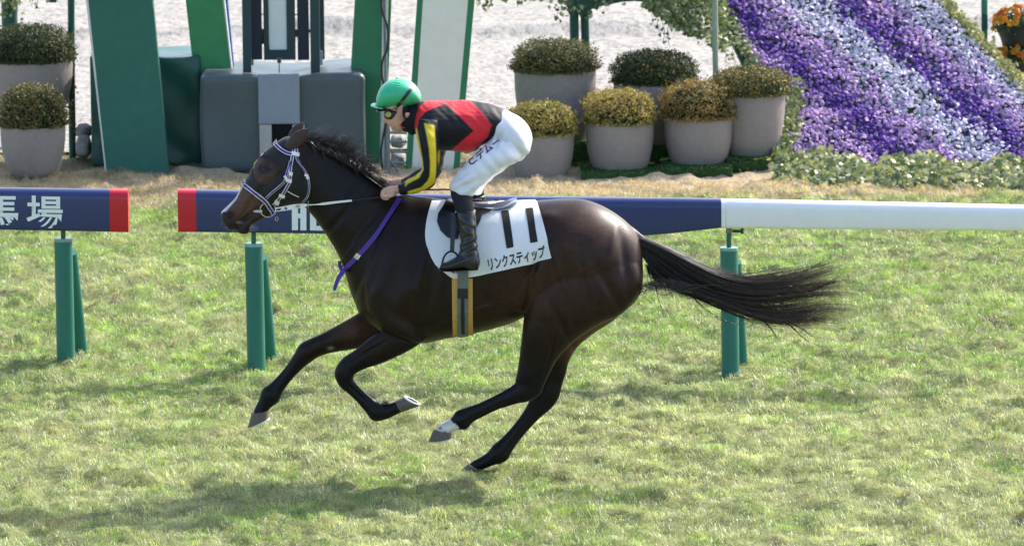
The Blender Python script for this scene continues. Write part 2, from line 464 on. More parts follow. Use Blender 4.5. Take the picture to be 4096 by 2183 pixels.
# ------------------------------------------------------------------ grass (uncountable blades)
def blades(x, y, h, w, lean, col, zb=0.0, colt=None, tuft=None):
    n = len(x); la = rng.uniform(0, 2 * math.pi, n) if tuft is None else tuft * 2 * math.pi + rng.normal(0, 0.75, n)
    az = la + math.pi / 2 + rng.normal(0, 0.6, n)
    dx = np.cos(la) * lean * h; dy = np.sin(la) * lean * h
    wx = np.cos(az) * w / 2; wy = np.sin(az) * w / 2
    zb = np.broadcast_to(zb, (n,))
    V = np.empty((n, 5, 3))
    V[:, 0] = np.stack([x - wx, y - wy, zb - 0.004], 1); V[:, 1] = np.stack([x + wx, y + wy, zb - 0.004], 1)
    mx = x + dx * 0.4; my = y + dy * 0.4; mz = zb + h * 0.62 * np.sqrt(np.clip(1 - 0.5 * lean**2, 0.05, 1))
    V[:, 2] = np.stack([mx + wx * .8, my + wy * .8, mz], 1); V[:, 3] = np.stack([mx - wx * .8, my - wy * .8, mz], 1)
    tz = zb + h * np.clip(1 - 0.72 * lean**2, 0.12, 1)
    V[:, 4] = np.stack([x + dx, y + dy, tz], 1)
    b = np.arange(n)[:, None] * 5
    idx = np.concatenate([b + np.array([0, 1, 2, 3]), b + np.array([3, 2, 4])], 1).ravel()
    nper = np.tile([4, 3], n)
    c = np.repeat(col[:, None, :], 5, 1)
    if colt is not None: c[:, 4] = colt
    return V.reshape(-1, 3), idx, nper, c.reshape(-1, 3)
relief = relief0
def lawn(name, n, ymin, ymax, colfun, hfun, label, material, margin=0.35, wr=(0.0016, 0.0034), lim=None, fade=None):
    y = rng.uniform(ymin, ymax, n * 2)
    half = (y + DIST) * (2048 / F) + margin
    x = rng.uniform(-1, 1, n * 2) * ((ymax + DIST) * 2048 / F + margin)
    ok = (np.abs(x) < half); x = x[ok][:n]; y = y[ok][:n]; n = len(x)
    # clumping: pull blades towards tuft centres
    cl = vnoise(x * 9, y * 9, 31) ; dens = rng.uniform(0, 1, n) < (0.35 + 1.0 * cl); x = x[dens]; y = y[dens]; n = len(x)
    cell = 0.075; ci = np.floor(x / cell).astype(np.int64); cj = np.floor(y / cell).astype(np.int64)
    def hh(a, b, s_):
        q_ = (a * 374761393 + b * 668265263 + s_ * 974711) & 0x7fffffff
        q_ = ((q_ ^ (q_ >> 13)) * 1274126177) & 0x7fffffff
        return ((q_ ^ (q_ >> 16)) & 0xffff) / 65535.0
    gx_ = (ci + hh(ci, cj, 1)) * cell; gy_ = (cj + hh(ci, cj, 2)) * cell; st_ = hh(ci, cj, 3)
    k = rng.uniform(0, 0.9, n) * st_; x = x + (gx_ - x) * k + rng.normal(0, 0.008, n); y = y + (gy_ - y) * k + rng.normal(0, 0.008, n)
    if fade is not None:
        k_ = rng.uniform(fade[0], fade[1], n) + 0.25*(vnoise(x*2, y*0+3, 9)-.5) > y; x = x[k_]; y = y[k_]; ci = ci[k_]; cj = cj[k_]; n = len(x)
    if lim is not None:
        k_ = y < np.interp(x, *lim); x = x[k_]; y = y[k_]; ci = ci[k_]; cj = cj[k_]; n = len(x)
    h, lean = hfun(x, y, n)
    col = colfun(x, y, n)
    w = rng.uniform(*wr, n)
    V, idx, nper, c = blades(x, y, h, w, lean, col, relief(x, y), None, hh(ci, cj, 4))
    me = fast_mesh(name, V, idx, nper, c)
    return tag(link(name, me, material, smooth=False), label, 'grass', kind='stuff')
GRASS = mat('grass_blade', attr=True, rough=0.38, spec=0.55, var=0.15, scale=12, trans=0.45, transcol=(1.15, 1.1, 0.7))
def turf_col(x, y, n):
    g = fbm(x * 1.6, y * 0.55, 11, 4); g2 = fbm(x * 7, y * 4.0, 12, 3)
    rail = np.clip((y - 1.6) / 3.2, 0, 1)                 # lusher towards and behind the rail
    p = np.clip(0.25 + 0.58 * rail + 2.0 * (g - 0.5) + 2.2 * (g2 - 0.5), 0.02, 0.97)
    green = rng.uniform(0, 1, n) < p
    straw = np.array([0.58, 0.59, 0.40]); straw2 = np.array([0.40, 0.46, 0.21])
    gr1 = np.array([0.12, 0.27, 0.04]); gr2 = np.array([0.33, 0.52, 0.09])
    t = rng.uniform(0, 1, (n, 1))
    c = np.where(green[:, None], gr1 * (1 - t) + gr2 * t, straw * (1 - t) + straw2 * t)
    # olive in-between
    mix = rng.uniform(0, 1, (n, 1)) < 0.35
    c = np.where(mix, 0.5 * c + 0.5 * np.array([0.33, 0.42, 0.17]), c)
    br = 0.62 + 0.8 * fbm(x * 4.2, y * 2.6, 21, 3)[:, None]
    tu = vnoise(x * 11, y * 7, 23)[:, None]; br = br * (0.68 + 0.6 * tu)
    c = c * br * np.array([0.83, 0.85, 0.79]) * (0.72 + 0.56 * vnoise(x * 21, y * 13, 29)[:, None])
    dv = np.clip((vnoise(x * 4.3, y * 3.1, 61) - 0.90) / 0.05, 0, 1)[:, None]; c = c * (1 - .8*dv) + np.array([0.12, 0.085, 0.055]) * .8*dv
    glint = rng.uniform(0, 1, n) < 0.016
    c[glint] = np.array([0.85, 0.85, 0.78])  # sun glints painted as scattered near-white blades
    return c
def turf_h(x, y, n):
    t = fbm(x * 5.5, y * 4.0, 41, 3); t2 = vnoise(x * 16, y * 12, 43)
    h = 0.018 + 0.052 * np.clip(t - 0.3, 0, 1) + 0.032 * np.clip(t2 - 0.45, 0, 1) + rng.uniform(0, 0.016, n)
    lean = np.clip(rng.normal(0.98, 0.18, n) - 0.3 * (t - 0.4), 0.2, 1.12)
    long_ = rng.uniform(0, 1, n) < 0.012
    h = h * (1 - 0.55*np.exp(-((x - HF[0])/.16)**2 - ((y - HF[1] + .1)/.22)**2))
    return np.where(long_, h * 1.7, h), lean
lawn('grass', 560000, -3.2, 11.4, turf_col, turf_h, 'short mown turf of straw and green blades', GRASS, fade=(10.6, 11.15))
def dry_col(x, y, n):
    t = rng.uniform(0, 1, (n, 1)); return (np.array([0.56, 0.47, 0.32]) * (1 - t) + np.array([0.42, 0.34, 0.225]) * t) * (0.8 + 0.4 * fbm(x*3, y*3, 5)[:, None])
def dry_h(x, y, n):
    return 0.028 + 0.03 * vnoise(x * 6, y * 6, 8) + rng.uniform(0, 0.012, n), np.clip(rng.normal(0.85, 0.22, n), 0.1, 1.1)
DL = [G(*q_) for q_ in ((-200, 700), (300, 706), (700, 712), (1100, 716), (1900, 722), (2250, 740), (2560, 732), (2900, 738), (3200, 752), (4300, 770))]
DRYLIM = ([q_[0] for q_ in DL], [q_[1] for q_ in DL])
lawn('dry_grass', 80000, 10.75, 12.7, dry_col, dry_h, 'strip of dry tan grass in front of the planters', GRASS, lim=DRYLIM)
def thin_col(x, y, n):
    t = rng.uniform(0, 1, (n, 1)); return np.array([0.12, 0.17, 0.05]) * (1 - t) + np.array([0.3, 0.25, 0.12]) * t
lawn('bed_grass', 9000, 12.2, 13.5, thin_col, dry_h, 'sparse darker grass between the planters and boards', GRASS)
# ------------------------------------------------------------------ leaves and shrubs
def leaf_cloud(pos, nrm, size, col, shape='leaf', jit=0.9):
    """small leaves at pos with loosely outward normals; returns arrays for fast_mesh"""
    n = len(pos); nr = nrm + rng.normal(0, jit, (n, 3)); nr /= np.linalg.norm(nr, axis=1)[:, None] + 1e-9
    t = np.cross(nr, rng.normal(0, 1, (n, 3))); t /= np.linalg.norm(t, axis=1)[:, None] + 1e-9; b = np.cross(nr, t)
    if shape == 'leaf':
        pts = [(-1, 0, 0), (-0.1, 0.42, 0.12), (1, 0, -0.05), (-0.1, -0.42, 0.12)]; faces = [(0, 1, 2), (0, 2, 3)]
    elif shape == 'ivy':
        pts = [(-0.75, 0, 0), (-0.55, 0.7, -0.08), (-0.05, 0.38, 0.08), (0.25, 0.75, -0.1), (0.4, 0.3, 0.05), (1.0, 0, -0.15),
               (0.4, -0.3, 0.05), (0.25, -0.75, -0.1), (-0.05, -0.38, 0.08), (-0.55, -0.7, -0.08), (0.05, 0, 0.1)]
        faces = [(10, 0, 1), (10, 1, 2), (10, 2, 3), (10, 3, 4), (10, 4, 5), (10, 5, 6), (10, 6, 7), (10, 7, 8), (10, 8, 9), (10, 9, 0)]
    k = len(pts); V = np.empty((n, k, 3)); sz = np.asarray(size).reshape(-1, 1) * np.ones((n, 1))
    for i, (a, c, d) in enumerate(pts):
        V[:, i] = pos + sz * (a * t + c * b + d * nr)
    idx = (np.arange(n)[:, None, None] * k + np.array(faces)[None]).reshape(-1)
    nper = np.full(n * len(faces), 3)
    return V.reshape(-1, 3), idx, nper, np.repeat(col, k, axis=0)
def merge_clouds(name, clouds):
    V = []; I = []; N = []; C = []; k = 0
    for v, i, n_, c in clouds:
        V.append(v); I.append(np.asarray(i) + k); N.append(n_); C.append(c); k += len(v)
    return fast_mesh(name, np.concatenate(V), np.concatenate(I), np.concatenate(N), np.concatenate(C))
LEAF = mat('shrub_leaf', attr=True, rough=0.55, spec=0.35, var=0.12, scale=20, trans=0.25, transcol=(1.1, 1.1, 0.6))
IVYL = mat('ivy_leaf', attr=True, rough=0.42, spec=0.45, var=0.18, scale=20, trans=0.3, transcol=(1.1, 1.1, 0.6))
POTM = mat('stone_planter', srgb(142, 134, 129), 0.72, 0.25, 0.09, 9, bump=0.15, bscale=90, bdist=0.004)
SOILM = mat('planter_soil', (0.03, 0.022, 0.015), 0.95, 0.1, 0.3, 30)
TURFM = mat('artificial_turf', (0.045, 0.10, 0.03), 0.85, 0.15, 0.35, 40, bump=0.8, bscale=150, bdist=0.01)
def pot_shrub(cx, rimv, halfw, botv, mp, Y, shrub_top, palette, label, spill=1.06, tipgold=0.0, nleaf=9500, rag=0.16):
    """planter with clipped shrub; px in mp"""
    c = P(*mp(cx, rimv), Y); l = P(*mp(cx - halfw, rimv), Y); b = P(*mp(cx, botv), Y); t = P(*mp(cx, shrub_top), Y)
    r = c[0] - l[0]; zb = b[2]; H = c[2] - b[2]; hs = t[2] - c[2]
    root = empty('potted_shrub', (c[0], Y, zb)); tag(root, label, 'planter', 'potted shrubs around the flower bed')
    prof = [(0.0, 0.0), (0.56, 0.0), (0.66, 0.03), (0.76, 0.12), (0.87, 0.3), (0.95, 0.52), (0.99, 0.74), (1.0, 0.92), (0.995, 1.0), (0.965, 1.005), (0.94, 0.99), (0.93, 0.88), (0.0, 0.88)]
    mb = MB(); mb.lathe([(r * a, H * z) for a, z in prof[:-1]], (c[0], Y, zb), 48)
    mb.build('pot', POTM, root, True)
    mb = MB(); mb.lathe([(0.001, H * 0.9), (r * 0.935, H * 0.9)], (c[0], Y, zb), 36); mb.build('soil', SOILM, root, True)
    # shrub: leaf clumps through the volume of a flattened dome
    n = nleaf; th = rng.uniform(0, 2*math.pi, n); u = rng.uniform(0, 1, n)
    ph = np.arccos(1 - u * 1.25)          # a little below the equator
    d = np.stack([np.sin(ph) * np.cos(th), np.sin(ph) * np.sin(th), np.cos(ph)], 1)
    sq = 1.0 / (np.abs(np.sin(ph))**3.2 + np.abs(np.cos(ph))**3.2)**(1/3.2)
    bumpf = sq * (1 + rag * 1.6 * (fbm(th * 3.2 + 7 * cx, ph * 5, int(cx) % 97, 3) - 0.5) + rag * 1.3 * (vnoise(th * 11 + cx, ph * 13, 5) - 0.5))
    sprig = rng.uniform(0, 1, n) < 0.05; bumpf = np.where(sprig, bumpf * rng.uniform(1.0, 1.13, n), bumpf)
    rad = bumpf * rng.uniform(0.72, 1.0, n) ** 0.5
    pos = np.stack([c[0] + d[:, 0] * r * spill * rad, Y + d[:, 1] * r * spill * rad, c[2] + 0.015 + np.where(d[:, 2] > 0, d[:, 2] * hs, d[:, 2] * 0.06) * rad], 1)
    g = (fbm(th * 2.5 + cx, ph * 4, 3 + int(cx) % 50, 3)[:, None] - 0.5) * 1.6 + 0.5
    w = np.clip(g + rng.normal(0, 0.25, (n, 1)), 0, 1)
    colr = np.array(palette[0]) * (1 - w) + np.array(palette[1]) * w
    if tipgold > 0:
        top = (rad > 0.93) & (rng.uniform(0, 1, n) < tipgold * np.clip(d[:, 2] + 0.55, 0, 1))
        tc = np.where(rng.uniform(0, 1, (n, 1)) < 0.5, np.array([[0.60, 0.46, 0.12]]), np.array([[0.46, 0.29, 0.12]]))
        colr[top] = tc[top]
    colr *= rng.uniform(0.75, 1.25, (n, 1))
    me = merge_clouds('foliage', [leaf_cloud(pos, d, rng.uniform(0.0075, 0.0125, n), colr)])
    o = part('foliage', me, LEAF, root, False)
    # woody core so that the clump is not hollow
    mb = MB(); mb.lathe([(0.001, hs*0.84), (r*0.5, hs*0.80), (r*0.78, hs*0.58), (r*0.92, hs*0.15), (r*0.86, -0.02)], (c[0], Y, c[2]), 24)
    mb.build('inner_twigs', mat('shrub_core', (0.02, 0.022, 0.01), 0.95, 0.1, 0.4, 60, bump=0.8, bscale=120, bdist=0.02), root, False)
    return root
DARKG = [(0.028, 0.055, 0.022), (0.085, 0.09, 0.03)]
OLIVE = [(0.04, 0.068, 0.025), (0.20, 0.16, 0.06)]
GOLDN = [(0.08, 0.10, 0.025), (0.42, 0.35, 0.10)]
BRONZ = [(0.09, 0.10, 0.035), (0.42, 0.27, 0.10)]
pot_shrub(125, 240, 166, 470, S, 13.15, 108, DARKG, 'large grey planter with dark green shrub behind the left front planter', rag=0.10)
pot_shrub(131, 500, 131, 706, S, 12.35, 352, OLIVE, 'small grey planter with olive shrub at the left edge of the photo', tipgold=0.10)
pot_shrub(550, 480, 281, 985, z3, 13.05, 292, OLIVE, 'large grey planter with dark round shrub behind the jockey, leftmost of the back three', spill=1.07, tipgold=0.01)
pot_shrub(1232, 562, 282, 1010, z3, 12.95, 366, DARKG, 'large grey planter with dark flat shrub, half hidden behind the golden shrub', spill=1.05, tipgold=0.03)
pot_shrub(1890, 638, 240, 1092, z3, 12.62, 482, OLIVE, 'large grey planter with bronze-tipped shrub against the ivy of the flower bank', spill=1.15, tipgold=0.12)
pot_shrub(455, 914, 226, 1252, z3, 12.25, 722, GOLDN, 'small grey planter with yellow-green shrub directly behind the jockey seat', tipgold=0.2)
pot_shrub(992, 838, 236, 1214, z3, 12.35, 636, GOLDN, 'small grey planter with bright golden shrub, middle of the front three', tipgold=0.5)
pot_shrub(1533, 806, 237, 1172, z3, 12.45, 572, BRONZ, 'small grey planter with bronze shrub, rightmost of the front three', spill=1.12, tipgold=0.16)
def turf_block(x0, x1, v0, v1, mp, Y, depth, label, ragged=True):
    a = P(*mp(x0, v1), Y); b = P(*mp(x1, v0), Y)
    zt = b[2]
    mb = MB(); mb.box((a[0], Y, -0.01), (b[0], Y + depth, zt)); me = mb.mesh('turf_plinth')
    root = empty('turf_plinth', ((a[0]+b[0])/2, Y, 0)); tag(root, label, 'plinth', 'turf covered plinths under the planters')
    bm = bmesh.new(); bm.from_mesh(me); bmesh.ops.bevel(bm, geom=bm.edges[:], offset=min(0.02, zt*0.3), segments=3, profile=0.5, affect='EDGES'); bm.to_mesh(me); bm.free()
    part('turf_cover', me, TURFM, root)
    n = int(2600 * (b[0]-a[0]) * (zt + depth) / 0.25); n = max(300, min(n, 6000))
    s = rng.uniform(0, 1, n); front = rng.uniform(0, 1, n) < zt / (zt + depth)
    x = rng.uniform(a[0], b[0], n); y = np.where(front, Y, Y + s * depth); z = np.where(front, s * zt, zt)
    nr = np.where(front[:, None], np.array([[0, -1, 0.2]]), np.array([[0, 0, 1.0]]))
    col = np.array([[0.045, 0.105, 0.028]]) * rng.uniform(0.6, 1.5, (n, 1))
    part('pile', merge_clouds('pile', [leaf_cloud(np.stack([x, y, z], 1), nr, rng.uniform(0.008, 0.016, n), col)]), LEAF, root, False)
turf_block(730, 1238, 1190, 1250, z3, 11.98, 0.6, 'low green turf mat under the golden shrub planter')
turf_block(1282, 1768, 1158, 1235, z3, 12.05, 0.7, 'low green turf mat under the rightmost bronze shrub planter')
turf_block(1735, 2110, 1092, 1222, z3, 12.30, 0.7, 'green turf plinth under the planter beside the flower bank')
turf_block(905, 1500, 1005, 1222, z3, 12.68, 0.6, 'dark green turf plinth behind the golden shrub planter')
turf_block(300, 800, 985, 1240, z3, 12.78, 0.6, 'dark green turf plinth behind the jockey breeches')

# ------------------------------------------------------------------ finish line boards (leaning slabs)
def slab(name, quad, mp, Y, depth, material, root, proud=0.0, bevel=0.006, ground=True):
    pts = [P(*mp(*q), Y - proud) for q in quad]
    mb = MB(); mb.prism(pts, depth); return mb.build(name, material, root, False, bevel)
GD = mat('board_dark_green', srgb(38, 96, 84), 0.5, 0.4, 0.10, 3, bump=0.05, bscale=30)
GL = mat('board_light_green', srgb(62, 140, 88), 0.5, 0.4, 0.10, 3, bump=0.05, bscale=30)
GM = mat('board_mid_green', srgb(44, 118, 82), 0.5, 0.4, 0.10, 3, bump=0.05, bscale=30)
WB = mat('board_cream', srgb(222, 219, 208), 0.5, 0.3, 0.04, 3)
PALE = mat('board_edge_pale', srgb(205, 205, 198), 0.5, 0.3, 0.05, 6)
def line(p, q, v):
    return (p[0] + (q[0]-p[0]) * (v - p[1]) / (q[1]-p[1]), v)
def board(label, L0, L1, R0, R1, Y, vb, mp, material, thick=0.14, vt=-420):
    a = line(L0, L1, vt); b = line(L0, L1, vb); c = line(R0, R1, vb); d = line(R0, R1, vt)
    base = P(*mp((b[0]+c[0])/2, vb), Y)
    root = empty('leaning_board', (base[0], Y, 0)); tag(root, label, 'board', 'leaning boards at the finish line')
    slab('panel', [a, b, c, d], mp, Y, thick, material, root)
    return root, (a, b, c, d)
vb1 = 445 * 1.59
r_, (a, b, c, d) = board('broad dark green board leaning left behind the rail', (353, 0), (428, 705), (610, 0), (677, 705), 12.35, 706, S, GD)
slab('edge_strip', [(a[0]-13, a[1]), (b[0]-6, b[1]), (b[0], b[1]), (a[0], a[1])], S, 12.352, 0.12, PALE, r_, 0.0, 0.003)
r_, (a, b, c, d) = board('narrow bright green board behind the grey padded box', (742, 0), (808, 583), (890, 0), (940, 430), 13.0, 672, S, GL)
slab('edge_strip', [(d[0], d[1]), (c[0], c[1]), (c[0]+5, c[1]), (d[0]+10, d[1])], S, 13.002, 0.12, PALE, r_, 0.0, 0.003)
slab('blue_rear_panel', [(d[0]+11, d[1]), (c[0]+6, c[1]), (c[0]+8, c[1]), (d[0]+28, d[1])], S, 13.1, 0.06, mat('board_blue', srgb(30, 100, 170), 0.5, 0.3), r_, 0.0, 0.003)
r_, (a, b, c, d) = board('green board with a pale edge left of the cream board', (1419, 0), (1400, 330), (1530, 0), (1518, 690), 12.75, 690, S, GM)
slab('edge_strip', [(d[0], d[1]), (c[0], c[1]), (c[0]+18, c[1]), (d[0]+26, d[1])], S, 12.752, 0.12, PALE, r_, 0.0, 0.003)
slab('rear_border', [(d[0]+26.5, d[1]), (c[0]+18.5, c[1]), (c[0]+20, c[1]), (d[0]+46, d[1])], S, 12.80, 0.1, GM, r_, 0.0, 0.003)
r_, (a, b, c, d) = board('cream board with green borders leaning right behind the jockey', (1668.5, 0), (1621, 677), (1899, 0), (1838, 677), 12.45, 716, S, GM, 0.20)
def lerp2(p, q, t): return (p[0] + (q[0]-p[0])*t, p[1] + (q[1]-p[1])*t)
f0, f1 = 0.092, 0.885
slab('cream_panel', [lerp2(a, d, f0), lerp2(b, c, f0+0.03), lerp2(b, c, f1), lerp2(a, d, f1)], S, 12.45, 0.05, WB, r_, 0.004, 0.0)

# dark green tarpaulin block behind the dark board
p0 = P(366, 655, 12.95); p1 = P(800, 222, 12.95)
mb = MB(); mb.box((p0[0], 12.95, 0), (p1[0], 13.5, p1[2]))
me = mb.mesh('t'); bm = bmesh.new(); bm.from_mesh(me)
bmesh.ops.bevel(bm, geom=bm.edges[:], offset=0.02, segments=3, profile=0.5, affect='EDGES'); bmesh.ops.triangulate(bm, faces=bm.faces)
for _ in range(4): bmesh.ops.subdivide_edges(bm, edges=[e for e in bm.edges if e.calc_length() > 0.05], cuts=1); bmesh.ops.triangulate(bm, faces=[f for f in bm.faces if len(f.verts) > 3])
for v in bm.verts:
    k = mnoise.noise(Vector((v.co.x * 2.5 + v.co.z * 2, v.co.y * 2, v.co.z * 1.2))) * 0.07 + mnoise.noise(v.co * 9) * 0.008
    v.co.y += k if v.co.y < 13.2 else 0; v.co.z += k * 0.3 * (v.co.z > 0.3)
bm.to_mesh(me); bm.free()
o = link('tarpaulin_cover', me, mat('tarpaulin_green', srgb(38, 84, 76), 0.36, 0.4, 0.12, 4, bump=0.2, bscale=14, bdist=0.01)); tag(o, 'dark green tarpaulin covered block behind the leaning dark green board', 'cover')

# grey padded box round the foot of the finish post
BOXM = mat('padded_grey_cover', srgb(72, 84, 88), 0.36, 0.4, 0.06, 5, bump=0.15, bscale=18, bdist=0.01)
root = empty('padded_box', (P(1130, 690, 12.5)[0], 12.5, 0)); tag(root, 'grey padded box cover at the foot of the finish post', 'cover')
q0 = P(804, 690, 12.5); q1 = P(1460, 294, 12.5); zt = q1[2]; dep = 0.85
mb = MB(); mb.box((q0[0], 12.5, 0.0), (q1[0], 12.5 + dep, zt)); me = mb.mesh('cover')
bm = bmesh.new(); bm.from_mesh(me)
bmesh.ops.bevel(bm, geom=bm.edges[:], offset=0.05, segments=4, profile=0.5, affect='EDGES'); bmesh.ops.triangulate(bm, faces=bm.faces)
for _ in range(4): bmesh.ops.subdivide_edges(bm, edges=[e for e in bm.edges if e.calc_length() > 0.06], cuts=1); bmesh.ops.triangulate(bm, faces=[f for f in bm.faces if len(f.verts) > 3])
for v in bm.verts:
    k = mnoise.noise(Vector((v.co.x * 2.2, v.co.y * 2.2, v.co.z * 2.2)))
    if v.co.z > zt - 0.03: v.co.z += 0.035 * k - 0.03 * math.exp(-((v.co.x - (q0[0]+q1[0])/2) / 0.25) ** 2)
    v.co.y += 0.015 * k; v.co.x += 0.012 * mnoise.noise(v.co * 3)
bm.to_mesh(me); bm.free(); part('cover', me, BOXM, root)
def qbox(x0, y0, x1, y1, Y, depth, mp=S):
    a = P(*mp(x0, y1), Y); b = P(*mp(x1, y0), Y); return (a[0], Y, a[2]), (b[0], Y + depth, b[2])
mb = MB(); mb.box(*qbox(1034, 296, 1197, 498, 12.455, 0.03)); mb.build('flap', mat('grey_flap', srgb(128, 138, 150), 0.55, 0.35, 0.05, 5, bump=0.1, bscale=20), root, False, 0.008)
mb = MB(); mb.box(*qbox(1052, 500, 1190, 690, 12.472, 0.02)); mb.build('opening_shade', mat('box_opening_shade', (0.01, 0.011, 0.012), 0.9, 0.1), root)  # near-black sheet painted for the shade inside the gap below the flap
for x0 in (1040, 1172):
    mb = MB(); mb.box(*qbox(x0, 499, x0 + 46, 700, 12.462, 0.02)); mb.build('leg', mat('concrete_leg', srgb(165, 165, 160), 0.8, 0.2, 0.1, 10), root, False, 0.004)

# finish post frame standing in the box
FPM = mat('post_dark_teal', srgb(34, 60, 66), 0.45, 0.4, 0.06, 6)
FPN = mat('post_navy', srgb(26, 38, 56), 0.45, 0.4, 0.06, 6)
base = P(1117, 290, 12.85)
root = empty('finish_post', (base[0], 12.85, 0)); tag(root, 'dark framed finish post with a white panel standing in the grey box', 'post')
VT = -430
def fbox(nm, x0, y0, x1, y1, Y, depth, m_):
    mb = MB(); mb.box(*qbox(x0, y0, x1, y1, Y, depth)); return mb.build(nm, m_, root, False, 0.003)
fbox('pole', 972, VT, 995, 292, 12.70, 0.05, FPM); fbox('pole', 1243, VT, 1271, 294, 12.70, 0.05, FPM)
fbox('rear_pole', 996, VT, 1005, 262, 12.98, 0.04, mat('post_pale_teal', srgb(100, 125, 125), 0.45, 0.4))
fbox('rear_pole', 1272, VT, 1290, 240, 13.05, 0.04, FPM)
fbox('side_bar', 1006, VT, 1039, 240, 12.9, 0.05, FPN); fbox('side_bar', 1191, VT, 1228, 242, 12.9, 0.05, FPN)
fbox('frame_upright', 1056, VT, 1067, 241, 12.88, 0.06, FPM); fbox('frame_upright', 1148, VT, 1173, 241, 12.88, 0.06, FPM)
fbox('frame_foot', 1067.2, 201, 1147.8, 241, 12.882, 0.05, FPM)
pn = fbox('white_panel', 1067.4, VT, 1147.6, 200.5, 12.90, 0.02, mat('panel_white', srgb(225, 232, 232), 0.35, 0.4, 0.03, 4))
fbox('corner_bracket', 1067.5, 182, 1077, 200.8, 12.885, 0.012, FPM)
for (x0, y0, x1, y1) in ((1039.3, 117, 1055.7, 145), (1173.3, 119, 1190.7, 149), (1228.3, 119, 1242.7, 132), (1039.3, 57, 1055.7, 61), (1173.3, 58, 1190.7, 62)):
    fbox('cross_bar', x0, y0, x1, y1, 12.905, 0.03, FPM)
fbox('hinge', 1048, 145.5, 1055.6, 178, 12.91, 0.02, FPM); fbox('hinge', 1173.4, 149.5, 1182, 181, 12.91, 0.02, FPM)
fbox('base_plate', 1272.5, 205, 1290, 262, 12.96, 0.02, mat('zinc_plate', srgb(130, 142, 150), 0.4, 0.5))
mb = MB(); k = P(1117, 244, 12.6); mb.tube([P(1117, 292, 12.6), k], 0.004, 8); mb.tube([k - np.array([0, 0, .015]), k + np.array([0, 0, .018])], [0.014, 0.016], 10)
tag(mb.build('sensor_knob', FPM), 'small dark knob on a thin stick on top of the grey box', 'knob')

# dark pole with cable, metal rack beside it
root = empty('cable_stand', (P(1548, 700, 12.2)[0], 12.2, 0)); tag(root, 'thin grey metal stand with rungs and a hanging black cable', 'stand')
STEEL = mat('stand_steel', srgb(96, 108, 112), 0.5, 0.5, 0.1, 8)
mb = MB(); mb.tube([P(1549, 470, 12.2), P(1549, 704, 12.2)], 0.021, 12); mb.build('pole', STEEL, root, True)
mb = MB(); mb.tube([P(1531, 0-300, 12.6), P(1543, 250, 12.6), P(1546, 480, 12.25)], 0.012, 10); mb.build('upper_pole', STEEL, root, True)
cb = crom([P(*q, 12.18) for q in ((1523, -60), (1527, 40), (1550, 110), (1549, 190), (1530, 245), (1527, 300), (1536, 350), (1545, 470), (1530, 560), (1524, 620), (1532, 690))], 6)
mb = MB(); mb.tube(cb, 0.008, 8); mb.build('cable', mat('black_rubber', (0.012, 0.012, 0.014), 0.5, 0.4), root, True)
for (v, xx) in ((530, 1625), (566, 1625), (606, 1625), (650, 1620)):
    mb = MB(); mb.tube([P(1549, v, 12.22), P(xx, v + 2, 12.3)], 0.010, 8); mb.build('rung', STEEL, root, True)
mb = MB(); mb.tube([P(1556, 640, 12.22), P(1600, 694, 12.25)], 0.008, 8); mb.tube([P(1540, 690, 12.22), P(1526, 700, 12.2)], 0.008, 8); mb.build('brace', STEEL, root, True)
GREYST = mat('weathered_stone', srgb(150, 148, 145), 0.85, 0.2, 0.25, 14, bump=0.6, bscale=40, bdist=0.02)
def rock(x0, y0, x1, y1, Y, label, seed):
    lo, hi = qbox(x0, y0, x1, y1, Y, 0.25); bm = bmesh.new(); bmesh.ops.create_icosphere(bm, subdivisions=3, radius=1)
    for v in bm.verts:
        k = 1 + 0.25 * mnoise.noise(v.co * 1.7 + Vector((seed, 0, 0))); p = v.co * k
        c_ = [(lo[i] + hi[i]) / 2 for i in range(3)]; e_ = [(hi[i] - lo[i]) / 2 for i in range(3)]
        v.co = Vector((c_[0] + math.copysign(abs(p.x)**0.7, p.x) * e_[0], c_[1] + p.y * e_[1], c_[2] + math.copysign(abs(p.z)**0.7, p.z) * e_[2]))
    me = bpy.data.meshes.new('rock'); bm.to_mesh(me); bm.free()
    tag(link('stone', me, GREYST), label, 'stone', 'stones between the boards')
rock(1560, 495, 1626, 530, 12.9, 'pale stone block in the gap below the jockey chin, upper one', 1)
rock(1562, 545, 1622, 600, 12.7, 'grey stone block in the gap below the jockey chin, lower one', 2)
rock(1560, 612, 1624, 690, 12.6, 'grey stone block nearest the grass beside the cable stand', 3)
rock(300, 505, 362, 560, 13.2, 'pale boulder between left planters and dark green board', 4)
rock(302, 550, 360, 640, 13.0, 'darker lower boulder between left planters and dark green board', 5)

# ------------------------------------------------------------------ left support posts and garden arch
PM = mat('green_painted_steel', srgb(20, 74, 66), 0.45, 0.45, 0.1, 8)
def ivy_at(pts, n, spread, size, seedcol=None, name='ivy'):
    pts = np.asarray(pts, float); k = rng.integers(0, len(pts), n)
    pos = pts[k] + rng.normal(0, 1, (n, 3)) * spread
    t = rng.uniform(0, 1, (n, 1))
    c = np.array([[0.07, 0.115, 0.045]]) * (1 - t) + np.array([[0.29, 0.33, 0.16]]) * t
    pale = rng.uniform(0, 1, (n, 1)) < 0.2; c = np.where(pale, np.array([[0.50, 0.52, 0.33]]), c)
    if seedcol is not None: c = c * 0.5 + 0.5 * np.array(seedcol)
    nr = np.tile([[0.1, -1.0, 0.5]], (n, 1))
    return leaf_cloud(pos, nr, rng.uniform(size * 0.6, size * 1.1, n), c, 'ivy', 0.55)
root = empty('ivy_post', (P(285, 560, 13.3)[0], 13.3, 0)); tag(root, 'dark green slender post with ivy behind the left planters', 'post')
